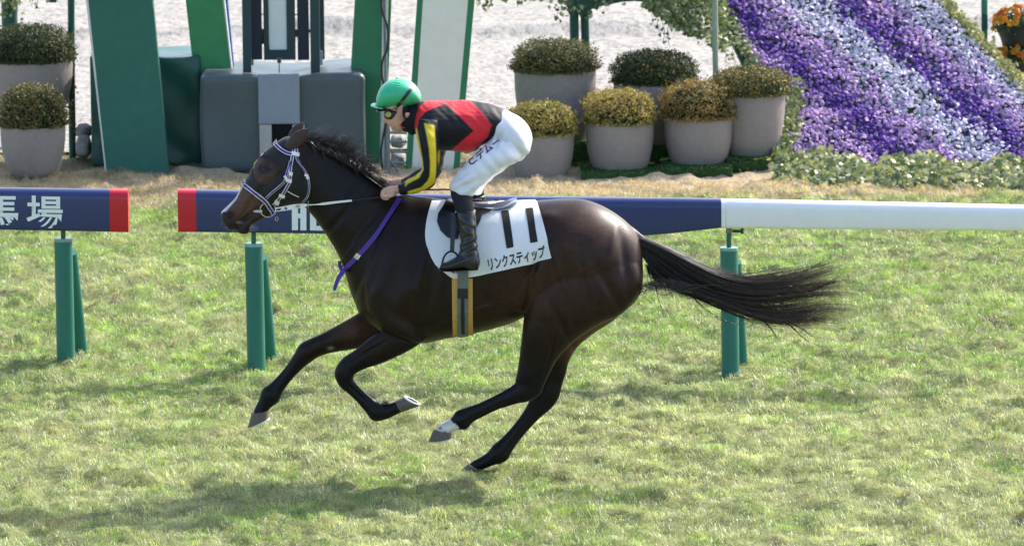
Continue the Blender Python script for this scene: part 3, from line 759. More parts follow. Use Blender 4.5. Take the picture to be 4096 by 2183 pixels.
mb = MB(); mb.tube([P(284, -200, 13.3), P(286, 300, 13.3), (P(288, 500, 13.3)[0], 13.3, 0)], 0.026, 12); mb.build('pole', PM, root, True)
part('ivy', merge_clouds('ivy', [ivy_at([P(288 + 8*math.sin(v), v, 13.28) for v in range(120, 520, 12)], 150, (0.012, 0.02, 0.02), 0.017, (0.05, 0.09, 0.04))]), IVYL, root, False)
root = empty('ivy_pillar', (P(38, 100, 13.8)[0], 13.8, 0)); tag(root, 'thick dark green post with ivy leaves at the upper left corner', 'post')
mb = MB(); t_ = P(38, 0, 13.8); mb.tube([P(44, -200, 13.8), P(38, 60, 13.8), (t_[0], 13.8, 0)], [0.075, 0.06, 0.058], 14); mb.build('pole', PM, root, True)
part('ivy', merge_clouds('ivy', [ivy_at([P(38 + 26*math.sin(v*.3), v, 13.72) for v in range(-60, 80, 9)], 60, (0.03, 0.02, 0.03), 0.022)]), IVYL, root, False)
mb = MB(); mb.box(*qbox(185, -90, 224, 12, 13.8, 0.08)); hb = mb.build('hanging_bracket', PM, None, False, 0.005); tag(hb, 'dark green bracket hanging into the upper left corner', 'bracket')
def strand_ivy(name, label, anchors, lens, nper, size, Y):
    root = empty(name, tuple(P(*anchors[0], Y))); tag(root, label, 'ivy'); cl = []
    for (u, v), L in zip(anchors, lens):
        w = []; x = u
        for i in range(8): x += random.uniform(-6, 7); w.append(P(x, v + L * i / 7.0, Y + random.uniform(-.05, .05)))
        s_ = MB(); s_.tube(w, 0.0018, 5); s_.build('stem', mat('ivy_stem', (0.06, 0.045, 0.025), 0.8, 0.2), root, True); cl.append(ivy_at(w, nper, (0.014, 0.02, 0.016), size))
    part('leaves', merge_clouds('leaves', cl), IVYL, root, False)
    return root
strand_ivy('hanging_ivy', 'few ivy sprigs hanging over the sand at the upper left', [(90, -40), (120, -40), (150, -45), (175, -45), (20, -30)], [55, 70, 75, 60, 80], 9, 0.02, 13.7)

root = empty('garden_arch', (P(2318, 190, 13.7)[0], 13.7, 0)); tag(root, 'dark green arch post with curved bracket and two legs behind the planters', 'arch')
ga = 13.7
mb = MB(); mb.tube([P(2296, 45, ga), (P(2300, 200, ga)[0], ga, 0)], 0.034, 12); mb.build('leg', PM, root, True)
mb = MB(); mb.tube([P(2338, 45, ga + .02), (P(2352, 240, ga)[0], ga + .02, 0)], 0.031, 12); mb.build('leg', PM, root, True)
out = [(2276, 60), (2268, 28), (2240, 8), (2200, -12), (2200, -60), (2700, -60), (2700, 15), (2600, 12), (2540, 6), (2500, 8), (2440, 18), (2385, 32), (2360, 40), (2358, 62)]
mb = MB(); mb.prism([P(*q, ga - 0.04) for q in out], 0.1); mb.build('bracket', PM, root, False, 0.006)
mb = MB(); mb.tube([P(1900, -50, ga), P(2700, -20, ga)], 0.04, 12); mb.build('beam', PM, root, True)
part('ivy', merge_clouds('ivy', [ivy_at([P(x, -22 + 14*math.sin(x), ga - .06) for x in range(1900, 2720, 14)], 330, (0.03, 0.03, 0.022), 0.024),
      ivy_at([P(x, y, ga - .07) for x, y in ((2275, 20), (2290, 40), (2340, 25), (2390, 20), (2420, 18), (2348, 55), (2282, 30), (2300, 10), (2400, 40))], 40, (0.025, 0.02, 0.02), 0.026)]), IVYL, root, False)
strand_ivy('hanging_ivy', 'ivy sprigs hanging beside the cream board top', [(1925, -30), (1945, -30), (1935, -20), (2100, -30), (2250, 0), (2230, 30)], [60, 70, 55, 45, 60, 55], 10, 0.02, 13.6)

# slender grey pole in front of the ivy
pp = empty('slender_pole', (P(2862, 300, 12.8)[0], 12.8, 0)); tag(pp, 'slender grey-green pole rising behind the bronze planters', 'pole')
mb = MB(); e_ = P(2866, 420, 12.8); mb.tube([P(2857, -260, 12.8), P(2860, 100, 12.8), (e_[0], 12.8, 0)], [0.022, 0.022, 0.018], 12); mb.build('shaft', mat('pole_greygreen', srgb(138, 152, 136), 0.5, 0.4, 0.06, 6), pp, True)

# ------------------------------------------------------------------ flower bank
def bankY(v): return 12.42 + 1.45 * (640 - v) / 553.0
def B(u, v, off=0.0):
    p = P(u, v, bankY(v)); n_ = np.array([0, -0.57, 0.82]); return p + n_ * off
root = empty('flower_bank', tuple(B(3500, 640))); tag(root, 'sloping flower bank of purple, lilac and white pansies in diagonal stripes', 'flower bed')
def leftu(v): return 2895 + (v / 540.0) * 262 if v < 540 else 3157 + (v - 540) * 0.05
def rightu(v): return 3735 + v * 0.93
# backing slab
rows = [-170, 0, 150, 300, 450, 560, 720]; mb = MB(); V = []
for v in rows:
    for u in (leftu(v) - 45 * (v < 560), rightu(v) + 20): V.append(B(u, v, -0.02))
for v in rows:
    for u in (leftu(v) - 45 * (v < 560), rightu(v) + 20): V.append(B(u, v, -0.02) + np.array([0, 0.35, -0.05]))
k = len(rows) * 2; Fc = []
for i in range(len(rows) - 1):
    a = 2 * i; Fc += [(a, a+1, a+3, a+2), (k+a, k+a+2, k+a+3, k+a+1), (a, a+2, k+a+2, k+a), (a+1, k+a+1, k+a+3, a+3)]
Fc += [(0, k, k+1, 1), (k-2, k-1, 2*k-1, 2*k-2)]
mb.add(V, Fc); mb.build('bank_frame', mat('bank_backing', (0.05, 0.075, 0.04), 0.9, 0.1, 0.3, 20), root)
# leaves between flowers
n = 7000; v = rng.uniform(-160, 710, n); u = np.array([rng.uniform(leftu(a), rightu(a)) for a in v])
ok = u < 4250; u = u[ok]; v = v[ok]; n = len(u)
pos = np.array([B(a, b, rng.uniform(-0.015, 0.015)) for a, b in zip(u, v)])
part('leaves', merge_clouds('leaves', [leaf_cloud(pos, np.tile([[0, -.6, .7]], (n, 1)), rng.uniform(0.014, 0.024, n), np.array([[0.09, 0.15, 0.075]]) * rng.uniform(0.6, 1.6, (n, 1)))]), LEAF, root, False)
# pansies
PANSY = mat('pansy_petal', attr=True, rough=0.6, spec=0.25, var=0.08, scale=60, trans=0.42)
def pansy_arrays(n, pos, nrm, size, col, eye):
    nr = nrm + rng.normal(0, 0.5, (n, 3)); nr /= np.linalg.norm(nr, axis=1)[:, None]
    t = np.cross(nr, np.tile([[1.0, 0, 0.1]], (n, 1))); t /= np.linalg.norm(t, axis=1)[:, None]; b = np.cross(nr, t)
    ring = []; K = 15
    for i in range(K):
        a = 2*math.pi*i/K; lobe = 0.72 + 0.28 * abs(math.cos(2.5 * a)); ring.append((math.cos(a)*lobe, math.sin(a)*lobe, -0.48 + 0.2*math.cos(5*a)))
    inner = [(0.3*math.cos(2*math.pi*i/5), 0.3*math.sin(2*math.pi*i/5), 0.12) for i in range(5)]
    pts = [(0, 0, 0.05)] + inner + ring; faces = []
    for i in range(5):
        j = (i+1) % 5; faces.append((0, 1+i, 1+j))
        for q in range(3):
            a = 6 + 3*i + q; a2 = 6 + (3*i + q + 1) % K; faces.append((1+i if q < 2 else 1+j, a, a2))
        faces.append((1+i, 6 + 3*i + 2, 1+j))
    k = len(pts); V = np.empty((n, k, 3)); sz = size.reshape(-1, 1)
    for i, (a, c_, d_) in enumerate(pts): V[:, i] = pos + sz * (a*t + c_*b + d_*nr)
    C = np.repeat(col[:, None], k, 1); C[:, 0] = eye
    C[:, 1:6] = col[:, None] * 0.8
    idx = (np.arange(n)[:, None, None]*k + np.array(faces)[None]).reshape(-1)
    return V, idx.reshape(-1), np.full(n*len(faces), 3), C, faces
def band_color(u, v):
    x = (u - 2900) * 1.7166; y = v * 1.7166
    s_ = x - 1.18 * y + 190 * (fbm(x / 150, y / 150, 3, 3) - 0.5) + rng.normal(0, 62, len(u))
    dark = np.array([0.155, 0.05, 0.46]); lil = np.array([0.70, 0.48, 0.84]); wh = np.array([0.86, 0.84, 0.99])
    c = np.empty((len(u), 3)); c[:] = lil
    c[(s_ > -190) & (s_ <= 70)] = dark
    c[(s_ > 70) & (s_ <= 330)] = lil
    c[(s_ > 330) & (s_ <= 660)] = wh
    c[(s_ > 660) & (s_ <= 890)] = dark
    c[(s_ > 890) & (s_ <= 1130)] = lil
    c[s_ > 1130] = wh
    c[(s_ < 75) & (x < 420) & (y < 150)] = dark
    c = c * rng.uniform(0.72, 1.15, (len(u), 1)); mixm = rng.uniform(0, 1, (len(u), 1)) * 0.35
    c = c * (1 - mixm) + mixm * np.where(rng.uniform(0, 1, (len(u), 1)) < 0.5, lil, c)
    return c
us = []; vs = []
for vv in np.arange(-150, 700, 8.6):
    for uu in np.arange(leftu(vv) + 8, min(rightu(vv), 4240), 11.6):
        if random.random() < 0.93: us.append(uu + random.uniform(-7, 7)); vs.append(vv + random.uniform(-5.5, 5.5))
us = np.array(us); vs = np.array(vs); n = len(us)
clump = 0.055 * (vnoise(us / 46, vs / 40, 8) - 0.4)
pos = np.array([B(a, b, 0.028 + c_ + random.uniform(-0.016, 0.016)) for a, b, c_ in zip(us, vs, clump)])
size = rng.uniform(0.0135, 0.0205, n); col = band_color(us, vs)
Vp, Ip, Np, Cp, FACES = pansy_arrays(n, pos, np.tile([[0.15, -0.62, 0.80]], (n, 1)), size, col, np.array([0.5, 0.42, 0.2]))
vis = (vs > 6) & (us < 4080); order = np.argsort(np.where(vis, -size, 1)); single = order[:300]; rest = order[300:]
for i in single:
    me = fast_mesh('pansy', Vp[i], np.array(FACES).ravel(), np.full(len(FACES), 3), Cp[i]); o = part('pansy', me, PANSY, root)
k = Vp.shape[1]; idx = (np.arange(len(rest))[:, None, None]*k + np.array(FACES)[None]).reshape(-1)
me = fast_mesh('pansies', Vp[rest].reshape(-1, 3), idx, np.full(len(rest)*len(FACES), 3), Cp[rest].reshape(-1, 3))
o = part('pansies', me, PANSY, root); o['kind'] = 'stuff'

# ivy hedge along the foot and ivy on the flanks of the bank
def ivy_hedge(name, label, boxes, n, size, tint=None, core=True):
    root = empty(name, tuple(boxes[0])); tag(root, label, 'ivy'); return root
hr = empty('ivy_hedge', tuple(P(3600, 760, 12.1))); tag(hr, 'low variegated ivy hedge along the foot of the flower bank', 'hedge')
pts = []
for x in np.arange(3105, 4240, 9):
    top = 628 + 18 * math.sin(x / 60) + 10 * math.sin(x / 23) + (x - 3100) * 0.035; bot = 752 + (x - 3100) * 0.012; Yb = G(x, bot)[1]
    for y in np.arange(top, bot, 14):
        pts.append(P(x + random.uniform(-6, 6), y, Yb + 0.02 + 0.55 * ((bot - y) / 120)**1.5 + random.uniform(-.03, .03)))
part('leaves', merge_clouds('leaves', [ivy_at(pts, 3600, (0.02, 0.04, 0.018), 0.033, None), ivy_at(pts, 1900, (0.02, 0.03, 0.022), 0.031, (0.60, 0.56, 0.30))]), IVYL, hr, False)
mb = MB(); a_ = P(3112, 740, 12.25); b_ = P(4250, 690, 12.25)
mb.box((a_[0], 11.78, -0.02), (b_[0], 11.98, 0.07)); mb.build('core', mat('hedge_core', (0.018, 0.028, 0.013), 0.95, 0.1, 0.3, 30), hr)
fr = empty('ivy_curtain', tuple(B(3000, 300))); tag(fr, 'ivy growing up the left flank of the flower bank and along the arch', 'ivy')
pts = []
for v in np.arange(-120, 600, 8):
    lu = leftu(v)
    w = 70 + 30 * math.sin(v / 50.0) if v > 170 else 110
    for _ in range(9): pts.append(B(lu + 12 - abs(random.gauss(0, 0.45)) * w, v, random.uniform(-0.06, 0.04)))
for _ in range(800):
    x = random.uniform(2570, 2900); f_ = (x - 2590) / 310
    pts.append(P(x, random.uniform(-80, 30 + 175 * f_**0.8), 13.2 + random.uniform(-.12, .12)))
part('leaves', merge_clouds('leaves', [ivy_at(pts, 5200, (0.012, 0.03, 0.012), 0.025)]), IVYL, fr, False)
pts = [B(3165 + random.uniform(-25, 40) - max(0, (v_-480))*0.3, v_, random.uniform(0, .06)) for v_ in np.arange(340, 640, 1.6)]
lowp = empty('ivy_trail', tuple(B(3150, 600))); tag(lowp, 'ivy trail hanging between the bronze-tipped planter and the pansies', 'ivy')
part('leaves', merge_clouds('leaves', [ivy_at(pts, 620, (0.02, 0.03, 0.015), 0.025, (0.2, 0.25, 0.06))]), IVYL, lowp, False)
strand_ivy('hanging_ivy', 'thin ivy sprigs dangling over the sand left of the slender pole', [(2600, 20), (2625, 40), (2650, 60), (2668, 70), (2690, 50), (2720, 60), (2745, 70), (2780, 80), (2795, 90), (2885, 150), (2895, 170), (2930, 190)],
           [75, 100, 110, 120, 70, 60, 75, 75, 70, 60, 75, 70], 7, 0.02, 13.2)
er = empty('ivy_edging', tuple(B(3850, 100))); tag(er, 'yellowish ivy edging along the right upper side of the flower bank', 'ivy')
pts = [B(rightu(v) + abs(random.gauss(0, 0.6)) * 45, v - 10, random.uniform(-.03, .05)) for v in np.arange(-120, 430, 1.7)]
part('leaves', merge_clouds('leaves', [ivy_at(pts, 1500, (0.015, 0.03, 0.012), 0.024, (0.40, 0.36, 0.13))]), IVYL, er, False)

# orange pansies in dark hanging planters at the right edge, on a green stand
st = empty('planter_stand', tuple((P(3938, 160, 14.2)[0], 14.2, 0.0))); tag(st, 'green painted post behind the flower bank at upper right', 'post')
mb = MB(); q = P(3938, 0, 14.2); mb.tube([P(3938, -200, 14.2), (q[0], 14.2, 0)], 0.024, 12); mb.build('pole', mat('bright_green_steel', srgb(24, 120, 96), 0.45, 0.45), st, True)
mb = MB(); mb.box(*qbox(3928, 58, 3951, 120, 14.17, 0.06)); mb.build('collar', PM, st, False, 0.004)
def orange_planter(u, v, hw, h, label, nf, seed):
    c_ = P(u, v, 14.1); root = empty('orange_planter', tuple(c_)); tag(root, label, 'planter', 'orange pansy planters')
    r = hw / 540.0; mb = MB(); mb.lathe([(0.0, -h), (r*0.75, -h), (r, 0), (r*1.05, 0.01), (r*.95, 0.0)], c_, 28); mb.build('bowl', mat('black_planter', (0.02, 0.022, 0.026), 0.5, 0.4), root, True)
    n = 1100; d = rng.normal(0, 1, (n, 3)); d /= np.linalg.norm(d, axis=1)[:, None]; d[:, 2] = np.where(d[:, 2] < 0, d[:, 2] * .6, d[:, 2])
    ps = c_ + d * np.array([r*1.25, r*1.1, r*0.95]) * rng.uniform(0.5, 1, (n, 1))
    part('foliage', merge_clouds('foliage', [leaf_cloud(ps, d, rng.uniform(0.014, 0.024, n), np.array([[0.03, 0.09, 0.025]]) * rng.uniform(.6, 1.6, (n, 1)))]), LEAF, root, False)
    for i in range(nf):
        a = random.uniform(-math.pi, 0); ph = random.uniform(0.1, 1.75)
        dd = np.array([math.cos(a)*math.sin(ph), math.sin(a)*math.sin(ph), math.cos(ph)])
        col_ = np.array([[0.85, 0.36, 0.03]]) if random.random() < .7 else np.array([[0.75, 0.18, 0.03]])
        Vq, Iq, Nq, Cq, Fq = pansy_arrays(1, (c_ + dd*np.array([r*1.3, r*1.15, r*1.0]))[None], dd[None] + np.array([[0, -.6, .2]]), np.array([0.03]), col_, np.array([0.3, 0.1, 0.01]))
        part('pansy', fast_mesh('pansy', Vq[0], np.array(Fq).ravel(), np.full(len(Fq), 3), Cq[0]), PANSY, root)
    return root
orange_planter(4075, 105, 88, 0.14, 'dark bowl of orange pansies at the upper right corner, upper one', 42, 1)
orange_planter(4085, 225, 80, 0.14, 'dark bowl of orange pansies at the right edge, lower one', 34, 2)

# ------------------------------------------------------------------ running rail
def segY(pa, pb):
    """depth as a linear function of u between two ground points given as pixels"""
    A = G(*pa)[1]; Bq = G(*pb)[1]; ua, ub = pa[0], pb[0]
    return lambda u: A + (Bq - A) * (u - ua) / (ub - ua)
yM = segY((1023, 1498), (2922, 1511))
yL = lambda u: G(258, 1471)[1] + (u - 258) * (yM(2922) - yM(1023)) / 1899.0
NAVY = mat('banner_navy', srgb(44, 56, 102), 0.35, 0.45, 0.04, 4, bump=0.03, bscale=10)
REDB = mat('banner_red', srgb(190, 24, 44), 0.35, 0.45, 0.04, 4)
WHR = mat('rail_white_plastic', srgb(232, 233, 236), 0.35, 0.45, 0.02, 4)
def beam_shell(stations, yf, depth=0.14, n=9):
    """stations (u, vtop, vbot): rounded-top beam running along the stations"""
    V = []; Fc = []; m_ = 0
    for (u, vt, vb_) in stations:
        Y = yf(u); t = P(u, vt, Y); b = P(u, vb_, Y); H = t[2] - b[2]; r = min(0.055, H * 0.3); prof = []
        rb = 0.02
        for k in range(5):
            a = math.pi/2 * k/4; prof.append((rb - rb*math.sin(a), rb - rb*math.cos(a)))   # bottom front corner
        prof = prof[::1]
        P_ = [(rb, 0.0), (rb*0.3, rb*0.3), (0, rb)]
        for k in range(n):
            a = math.pi/2 * k/(n-1); P_.append((r - r*math.cos(a), H - r + r*math.sin(a)))
        for k in range(n):
            a = math.pi/2 * k/(n-1); P_.append((depth - r + r*math.sin(a), H - r + r*math.cos(a)))
        P_ += [(depth, rb), (depth - rb*0.3, rb*0.3), (depth - rb, 0)]
        m_ = len(P_)
        for (dy, dz) in P_: V.append((t[0], Y + dy, b[2] + dz))
    for i in range(len(stations) - 1):
        for k in range(m_):
            k2 = (k+1) % m_; Fc.append((i*m_+k, (i+1)*m_+k, (i+1)*m_+k2, i*m_+k2))
    Fc.append(tuple(range(m_))); Fc.append(tuple((len(stations)-1)*m_ + k for k in range(m_-1, -1, -1)))
    return V, Fc
def beam(name, stations, yf, material, parent, depth=0.14):
    mb = MB(); mb.add(*beam_shell(stations, yf, depth)); me = mb.mesh(name)
    o = part(name, me, material, parent, True); me.set_sharp_from_angle(angle=R(50))
    for p in me.polygons: 
        if len(p.vertices) > 4: p.use_smooth = False
    return o
def flat_letters(rects, yfun, off, name, parent, material):
    mb = MB()
    for poly in rects:
        mb.prism([P(u, v, yfun(u) - off) for u, v in poly], off * 0.6)
    return mb.build(name, material, parent)
LET = mat('banner_letter_white', srgb(225, 232, 230), 0.5, 0.3, 0.02, 4)
def rail_text(txt, quad, yf, parent, bold):
    me = text_shapes(txt, bold); V = verts(me); lo = V.min(0); hi = V.max(0); q = [np.array(a, float) for a in quad]; out = []
    for p in V:
        a = (p[0]-lo[0])/(hi[0]-lo[0]); b = (p[1]-lo[1])/(hi[1]-lo[1])
        uv = (1-a)*(1-b)*q[0] + a*(1-b)*q[1] + (1-a)*b*q[2] + a*b*q[3]; out.append(P(uv[0], uv[1], yf(uv[0]) - 0.003))
    set_verts(me, np.array(out)); me.materials.clear(); return part('lettering', me, LET, parent, False)
# left banner
rl = empty('banner_rail', tuple(P(250, 930, yL(250)))); tag(rl, 'navy rail banner with white characters and a red right end', 'rail')
beam('navy_cover', [(-330, 750, 913), (0, 757, 921), (437, 763, 929)], yL, NAVY, rl)
beam('red_end', [(437.2, 762.5, 929.5), (511, 764, 931)], yL, REDB, rl, 0.142)
rail_text('場', [(106, 912), (251, 914), (106, 782), (251, 784)], yL, rl, 0.017)
rail_text('馬', [(-76, 908), (73, 911), (-76, 784), (73, 785)], yL, rl, 0.017)
# middle banner, tapering at its right end
rm = empty('banner_rail', tuple(P(1500, 935, yM(1500)))); tag(rm, 'navy rail banner with a red left end passing behind the horse', 'rail')
beam('red_end', [(710, 763, 930), (783, 764.5, 930)], yM, REDB, rm, 0.142)
beam('navy_cover', [(783.2, 765, 930), (1300, 774, 937), (1980, 790, 946), (2560, 797, 946), (2700, 798, 934), (2885, 801, 913)], yM, NAVY, rm)
def rect(u0, v0, u1, v1): return [(u0, v1), (u1, v1), (u1, v0), (u0, v0)]
flat_letters([rect(1167.5, 826, 1192, 920.5), rect(1201, 826, 1225.5, 921), rect(1192.2, 854, 1200.8, 873)], yM, 0.004, 'lettering', rm, LET)
flat_letters([rect(1240, 827, 1265, 921.5), rect(1265.2, 904, 1298, 922)], yM, 0.004, 'lettering', rm, LET)
# white rail
rw = empty('white_rail', tuple(P(3500, 900, yM(3500)))); tag(rw, 'plain white rounded rail at the right side', 'rail')
yW = lambda u: yM(2922) + (u - 2922) * (yM(2922) - yM(1023)) / 1899.0 * 1.15
beam('sleeve', [(2885.3, 802, 914), (2903, 803, 914.5)], yW, WHR, rw, 0.138)
beam('rail_beam', [(2904, 806, 914), (2910, 803, 915), (3500, 815, 920), (4096, 828, 925), (4400, 834, 928)], yW, WHR, rw)
# posts
POSTM = mat('rail_post_green', srgb(34, 108, 96), 0.4, 0.45, 0.05, 5)
def rail_post(u, vtop, vbase, halfw, yf, railbot, label, lean, clamp):
    Y = yf(u); b = G(u, vbase); b[1] = Y + 0.07; b[2] = 0; t = P(u - lean, vtop, Y + 0.07); r = halfw / F * (Y + DIST)
    root = empty('rail_post', (b[0], b[1], 0)); tag(root, label, 'post', 'green posts carrying the running rail')
    mb = MB(); mb.tube([(b[0], b[1], -0.03), (b[0] + (t[0]-b[0])*.5, b[1], t[2]*.5), tuple(t)], r, 28); o = mb.build('pipe', POSTM, root, True)
    for p in o.data.polygons:
        if len(p.vertices) > 4: p.use_smooth = False
    mb = MB(); mb.tube([t - np.array([0, 0, 0.012]), t + np.array([0, 0, 0.006])], r * 1.035, 28); c_ = mb.build('cap', mat('post_cap', srgb(120, 165, 155), 0.4, 0.45), root, False)
    rb = P(u - lean, railbot - 6, Y + 0.07)
    mb = MB(); mb.tube([t, rb + np.array([0, 0, 0.02])], 0.015, 14); mb.build('rod', mat('rod_green', srgb(28, 100, 84), 0.4, 0.45), root, True)
    br = np.array([b[0] + 0.075, b[1] + 0.33, -0.03]); bt = np.array([t[0] + 0.035, t[1] + 0.10, t[2] - 0.10])
    mb = MB(); mb.tube([br, bt], r * 0.8, 20); mb.build('brace', POSTM, root, True)
    if clamp:
        k = P(u + 6, railbot + 10, Y + 0.03); mb = MB(); mb.tube([k, k + np.array([0.05, -0.01, 0])], 0.009, 10); mb.tube([k + np.array([0.05, -0.01, 0]), k + np.array([0.066, -0.012, 0])], 0.017, 12)
        mb.build('clamp_knob', FPM, root, True)
        mb = MB(); mb.tube([rb + np.array([0, 0, -0.035]), rb + np.array([0, 0, 0.03])], 0.02, 14); mb.build('collar', mat('galvanised', srgb(120, 130, 128), 0.4, 0.5), root, True)
    return root
rail_post(262, 956, 1471, 37, yL, 925, 'green pipe post below the lettered banner at the left edge', 9, False)
rail_post(1025, 976, 1498, 37, yM, 934, 'green pipe post under the horse muzzle', 10, False)
rail_post(2924, 993, 1511, 36, yM, 914, 'green pipe post behind the horse tail', 8, True)
# ------------------------------------------------------------------ horse
NF, FF, NHD, FHD = -0.12, 0.12, -0.13, 0.13
torso = np.array([
    sec(D, 893, 690, 897, 775, 0, 0.10), sec(D, 915, 640, 912, 800, 0, 0.17), sec(D, 950, 560, 940, 822, 0, 0.215, 0.1),
    sec(D, 1000, 494, 1000, 846, 0, 0.235, 0.30), sec(D, 1050, 494, 1060, 862, 0, 0.25, 0.30), sec(D, 1120, 502, 1125, 850, 0, 0.27, 0.15),
    sec(D, 1200, 508, 1200, 836, 0, 0.29, 0.03), sec(D, 1280, 508, 1280, 814, 0, 0.295), sec(D, 1350, 505, 1345, 786, 0, 0.285),
    sec(D, 1420, 501, 1415, 775, 0, 0.285), sec(D, 1475, 504, 1475, 780, 0, 0.28, 0.12), sec(D, 1530, 526, 1535, 785, 0, 0.255, 0.15),
    sec(D, 1580, 562, 1585, 770, 0, 0.20, 0.15), sec(D, 1608, 600, 1612, 735, 0, 0.125, 0.1), sec(D, 1616, 640, 1618, 700, 0, 0.06)])
neck = np.array([
    sec(D, 1015, 497, 905, 790, 0, 0.16, 0.35), sec(D, 985, 486, 882, 735, 0, 0.145, 0.35), sec(D, 950, 463, 868, 688, 0, 0.125, 0.35), sec(D, 912, 436, 851, 642, 0, 0.108, 0.3),
    sec(D, 868, 408, 824, 596, 0, 0.094, 0.22), sec(D, 822, 381, 797, 556, 0, 0.086, 0.15), sec(D, 785, 357, 775, 530, 0, 0.082), sec(D, 757, 345, 752, 505, 0, 0.075)])
head = np.array([
    sec(zH, 960, 215, 1010, 900, 0, 0.07), sec(zH, 880, 195, 990, 925, 0, 0.092), sec(zH, 780, 200, 930, 955, 0, 0.104, -0.05), sec(zH, 690, 252, 830, 985, 0, 0.108, -0.02),
    sec(zH, 600, 322, 720, 1005, 0, 0.106, 0.02), sec(zH, 500, 412, 630, 1025, 0, 0.100, 0.05), sec(zH, 412, 527, 560, 1035, 0, 0.088, 0.08),
    sec(zH, 345, 662, 500, 1045, 0, 0.074, 0.05), sec(zH, 272, 768, 440, 1065, 0, 0.063), sec(zH, 207, 885, 370, 1090, 0, 0.057),
    sec(zH, 142, 957, 310, 1130, 0, 0.057), sec(zH, 82, 1012, 265, 1185, 0, 0.060), sec(zH, 45, 1050, 215, 1250, 0, 0.056, 0, 2.3), sec(zH, 36, 1090, 150, 1265, 0, 0.046, 0, 2.3), sec(zH, 50, 1140, 95, 1215, 0, 0.025)])
jaw = np.array([
    sec(zH, 640, 950, 720, 1035, 0, 0.055), sec(zH, 520, 1000, 600, 1095, 0, 0.05), sec(zH, 430, 1045, 510, 1140, 0, 0.042), sec(zH, 365, 1085, 435, 1178, 0, 0.038),
    sec(zH, 300, 1130, 388, 1220, 0, 0.040), sec(zH, 248, 1180, 372, 1275, 0, 0.044), sec(zH, 228, 1225, 335, 1304, 0, 0.042), sec(zH, 222, 1275, 262, 1300, 0, 0.022)])
FAT = 1.10
def ear(bx, by, tx, ty, w, y):
    return np.array([sec(zH, bx - w*.40, by - w*.1, bx + w*.55, by + w*.35, y, 0.026), sec(zH, (bx*.7+tx*.3) - w*.46, (by*.7+ty*.3) - w*.32, (bx*.7+tx*.3) + w*.5, (by*.7+ty*.3) + w*.42, y*1.05, 0.026),
                     sec(zH, (bx*.35+tx*.65) - w*.3, (by*.35+ty*.65) - w*.26, (bx*.35+tx*.65) + w*.38, (by*.35+ty*.65) + w*.34, y*1.1, 0.02), sec(zH, tx - w*.08, ty - w*.02, tx + w*.06, ty + w*.1, y*1.12, 0.007)])
ear_n = ear(850, 285, 1030, 118, 165, -0.062); ear_f = ear(880, 190, 978, 38, 130, 0.055)
shoulder_n = np.array([sec(D, 985, 555, 1030, 565, -0.06, 0.05), sec(D, 950, 620, 1050, 655, -0.120, 0.08), sec(D, 918, 700, 1055, 770, -0.165, 0.085), sec(D, 925, 780, 1060, 850, -0.155, 0.085), sec(D, 960, 830, 1062, 862, -0.14, 0.07)])
shoulder_f = shoulder_n.copy()
for c_ in (1, 4): shoulder_f[:, c_] *= -1
fore_n = limb(zA, [(1740, 240, 420, -0.14, .42), (1640, 360, 330, -0.14, .5), (1400, 495, 262, NF, .62), (1225, 590, 196, NF, .7), (1110, 660, 172, NF, .78), (1066, 735, 176, NF, .8), (1085, 815, 152, NF, .78),
                   (1150, 885, 128, NF, .72), (1235, 968, 126, NF, .72), (1320, 1050, 138, NF, .75), (1395, 1112, 172, NF, .78), (1480, 1112, 138, NF, .85), (1545, 1090, 122, NF, .9), (1600, 1068, 112, NF, .95), (1680, 1045, 80, NF, 1.0)])
fore_f = limb(zA, [(1500, 180, 420, 0.14, .42), (1330, 255, 350, 0.14, .5), (1180, 325, 285, FF, .6), (1010, 385, 230, FF, .65), (880, 430, 192, FF, .72), (760, 478, 172, FF, .78), (690, 520, 178, FF, .8), (622, 598, 152, FF, .78),
                   (545, 690, 132, FF, .72), (460, 790, 128, FF, .72), (385, 880, 142, FF, .75), (330, 950, 172, FF, .78), (275, 1030, 132, FF, .85), (242, 1085, 122, FF, .9), (226, 1125, 124, FF, .95), (212, 1175, 90, FF, 1.0)])
thigh_n = np.array([sec(D, 1420, 555, 1570, 600, -0.05, 0.08), sec(D, 1385, 630, 1608, 665, -0.12, 0.125), sec(D, 1345, 690, 1612, 725, -0.15, 0.135), sec(D, 1328, 745, 1570, 785, -0.155, 0.125),
                    sec(D, 1322, 800, 1500, 818, -0.15, 0.105), sec(D, 1315, 850, 1440, 860, -0.145, 0.085), sec(D, 1309, 895, 1400, 903, NHD, 0.066), sec(D, 1303, 935, 1378, 945, NHD, 0.052), sec(D, 1298, 962, 1364, 974, NHD, 0.038), sec(D, 1312, 985, 1348, 992, NHD, 0.02)])
thigh_f = np.array([sec(D, 1450, 570, 1580, 605, 0.05, 0.08), sec(D, 1420, 650, 1616, 680, 0.14, 0.125), sec(D, 1405, 730, 1600, 745, 0.15, 0.13), sec(D, 1385, 790, 1545, 800, 0.15, 0.115),
                    sec(D, 1370, 835, 1490, 838, 0.145, 0.09), sec(D, 1362, 880, 1448, 876, FHD, 0.068), sec(D, 1357, 920, 1424, 922, FHD, 0.048), sec(D, 1370, 960, 1412, 960, FHD, 0.028)])
hind_n = limb(zB, [(1190, 260, 235, NHD, .5), (1170, 350, 235, NHD, .5), (1110, 405, 200, NHD, .55), (1020, 445, 165, NHD, .62), (920, 488, 142, NHD, .66), (820, 530, 132, NHD, .68), (690, 592, 134, NHD, .7), (570, 642, 146, NHD, .72),
                   (490, 695, 168, NHD, .75), (420, 735, 124, NHD, .85), (350, 770, 116, NHD, .9), (300, 800, 120, NHD, .95), (268, 845, 90, NHD, 1.0)])
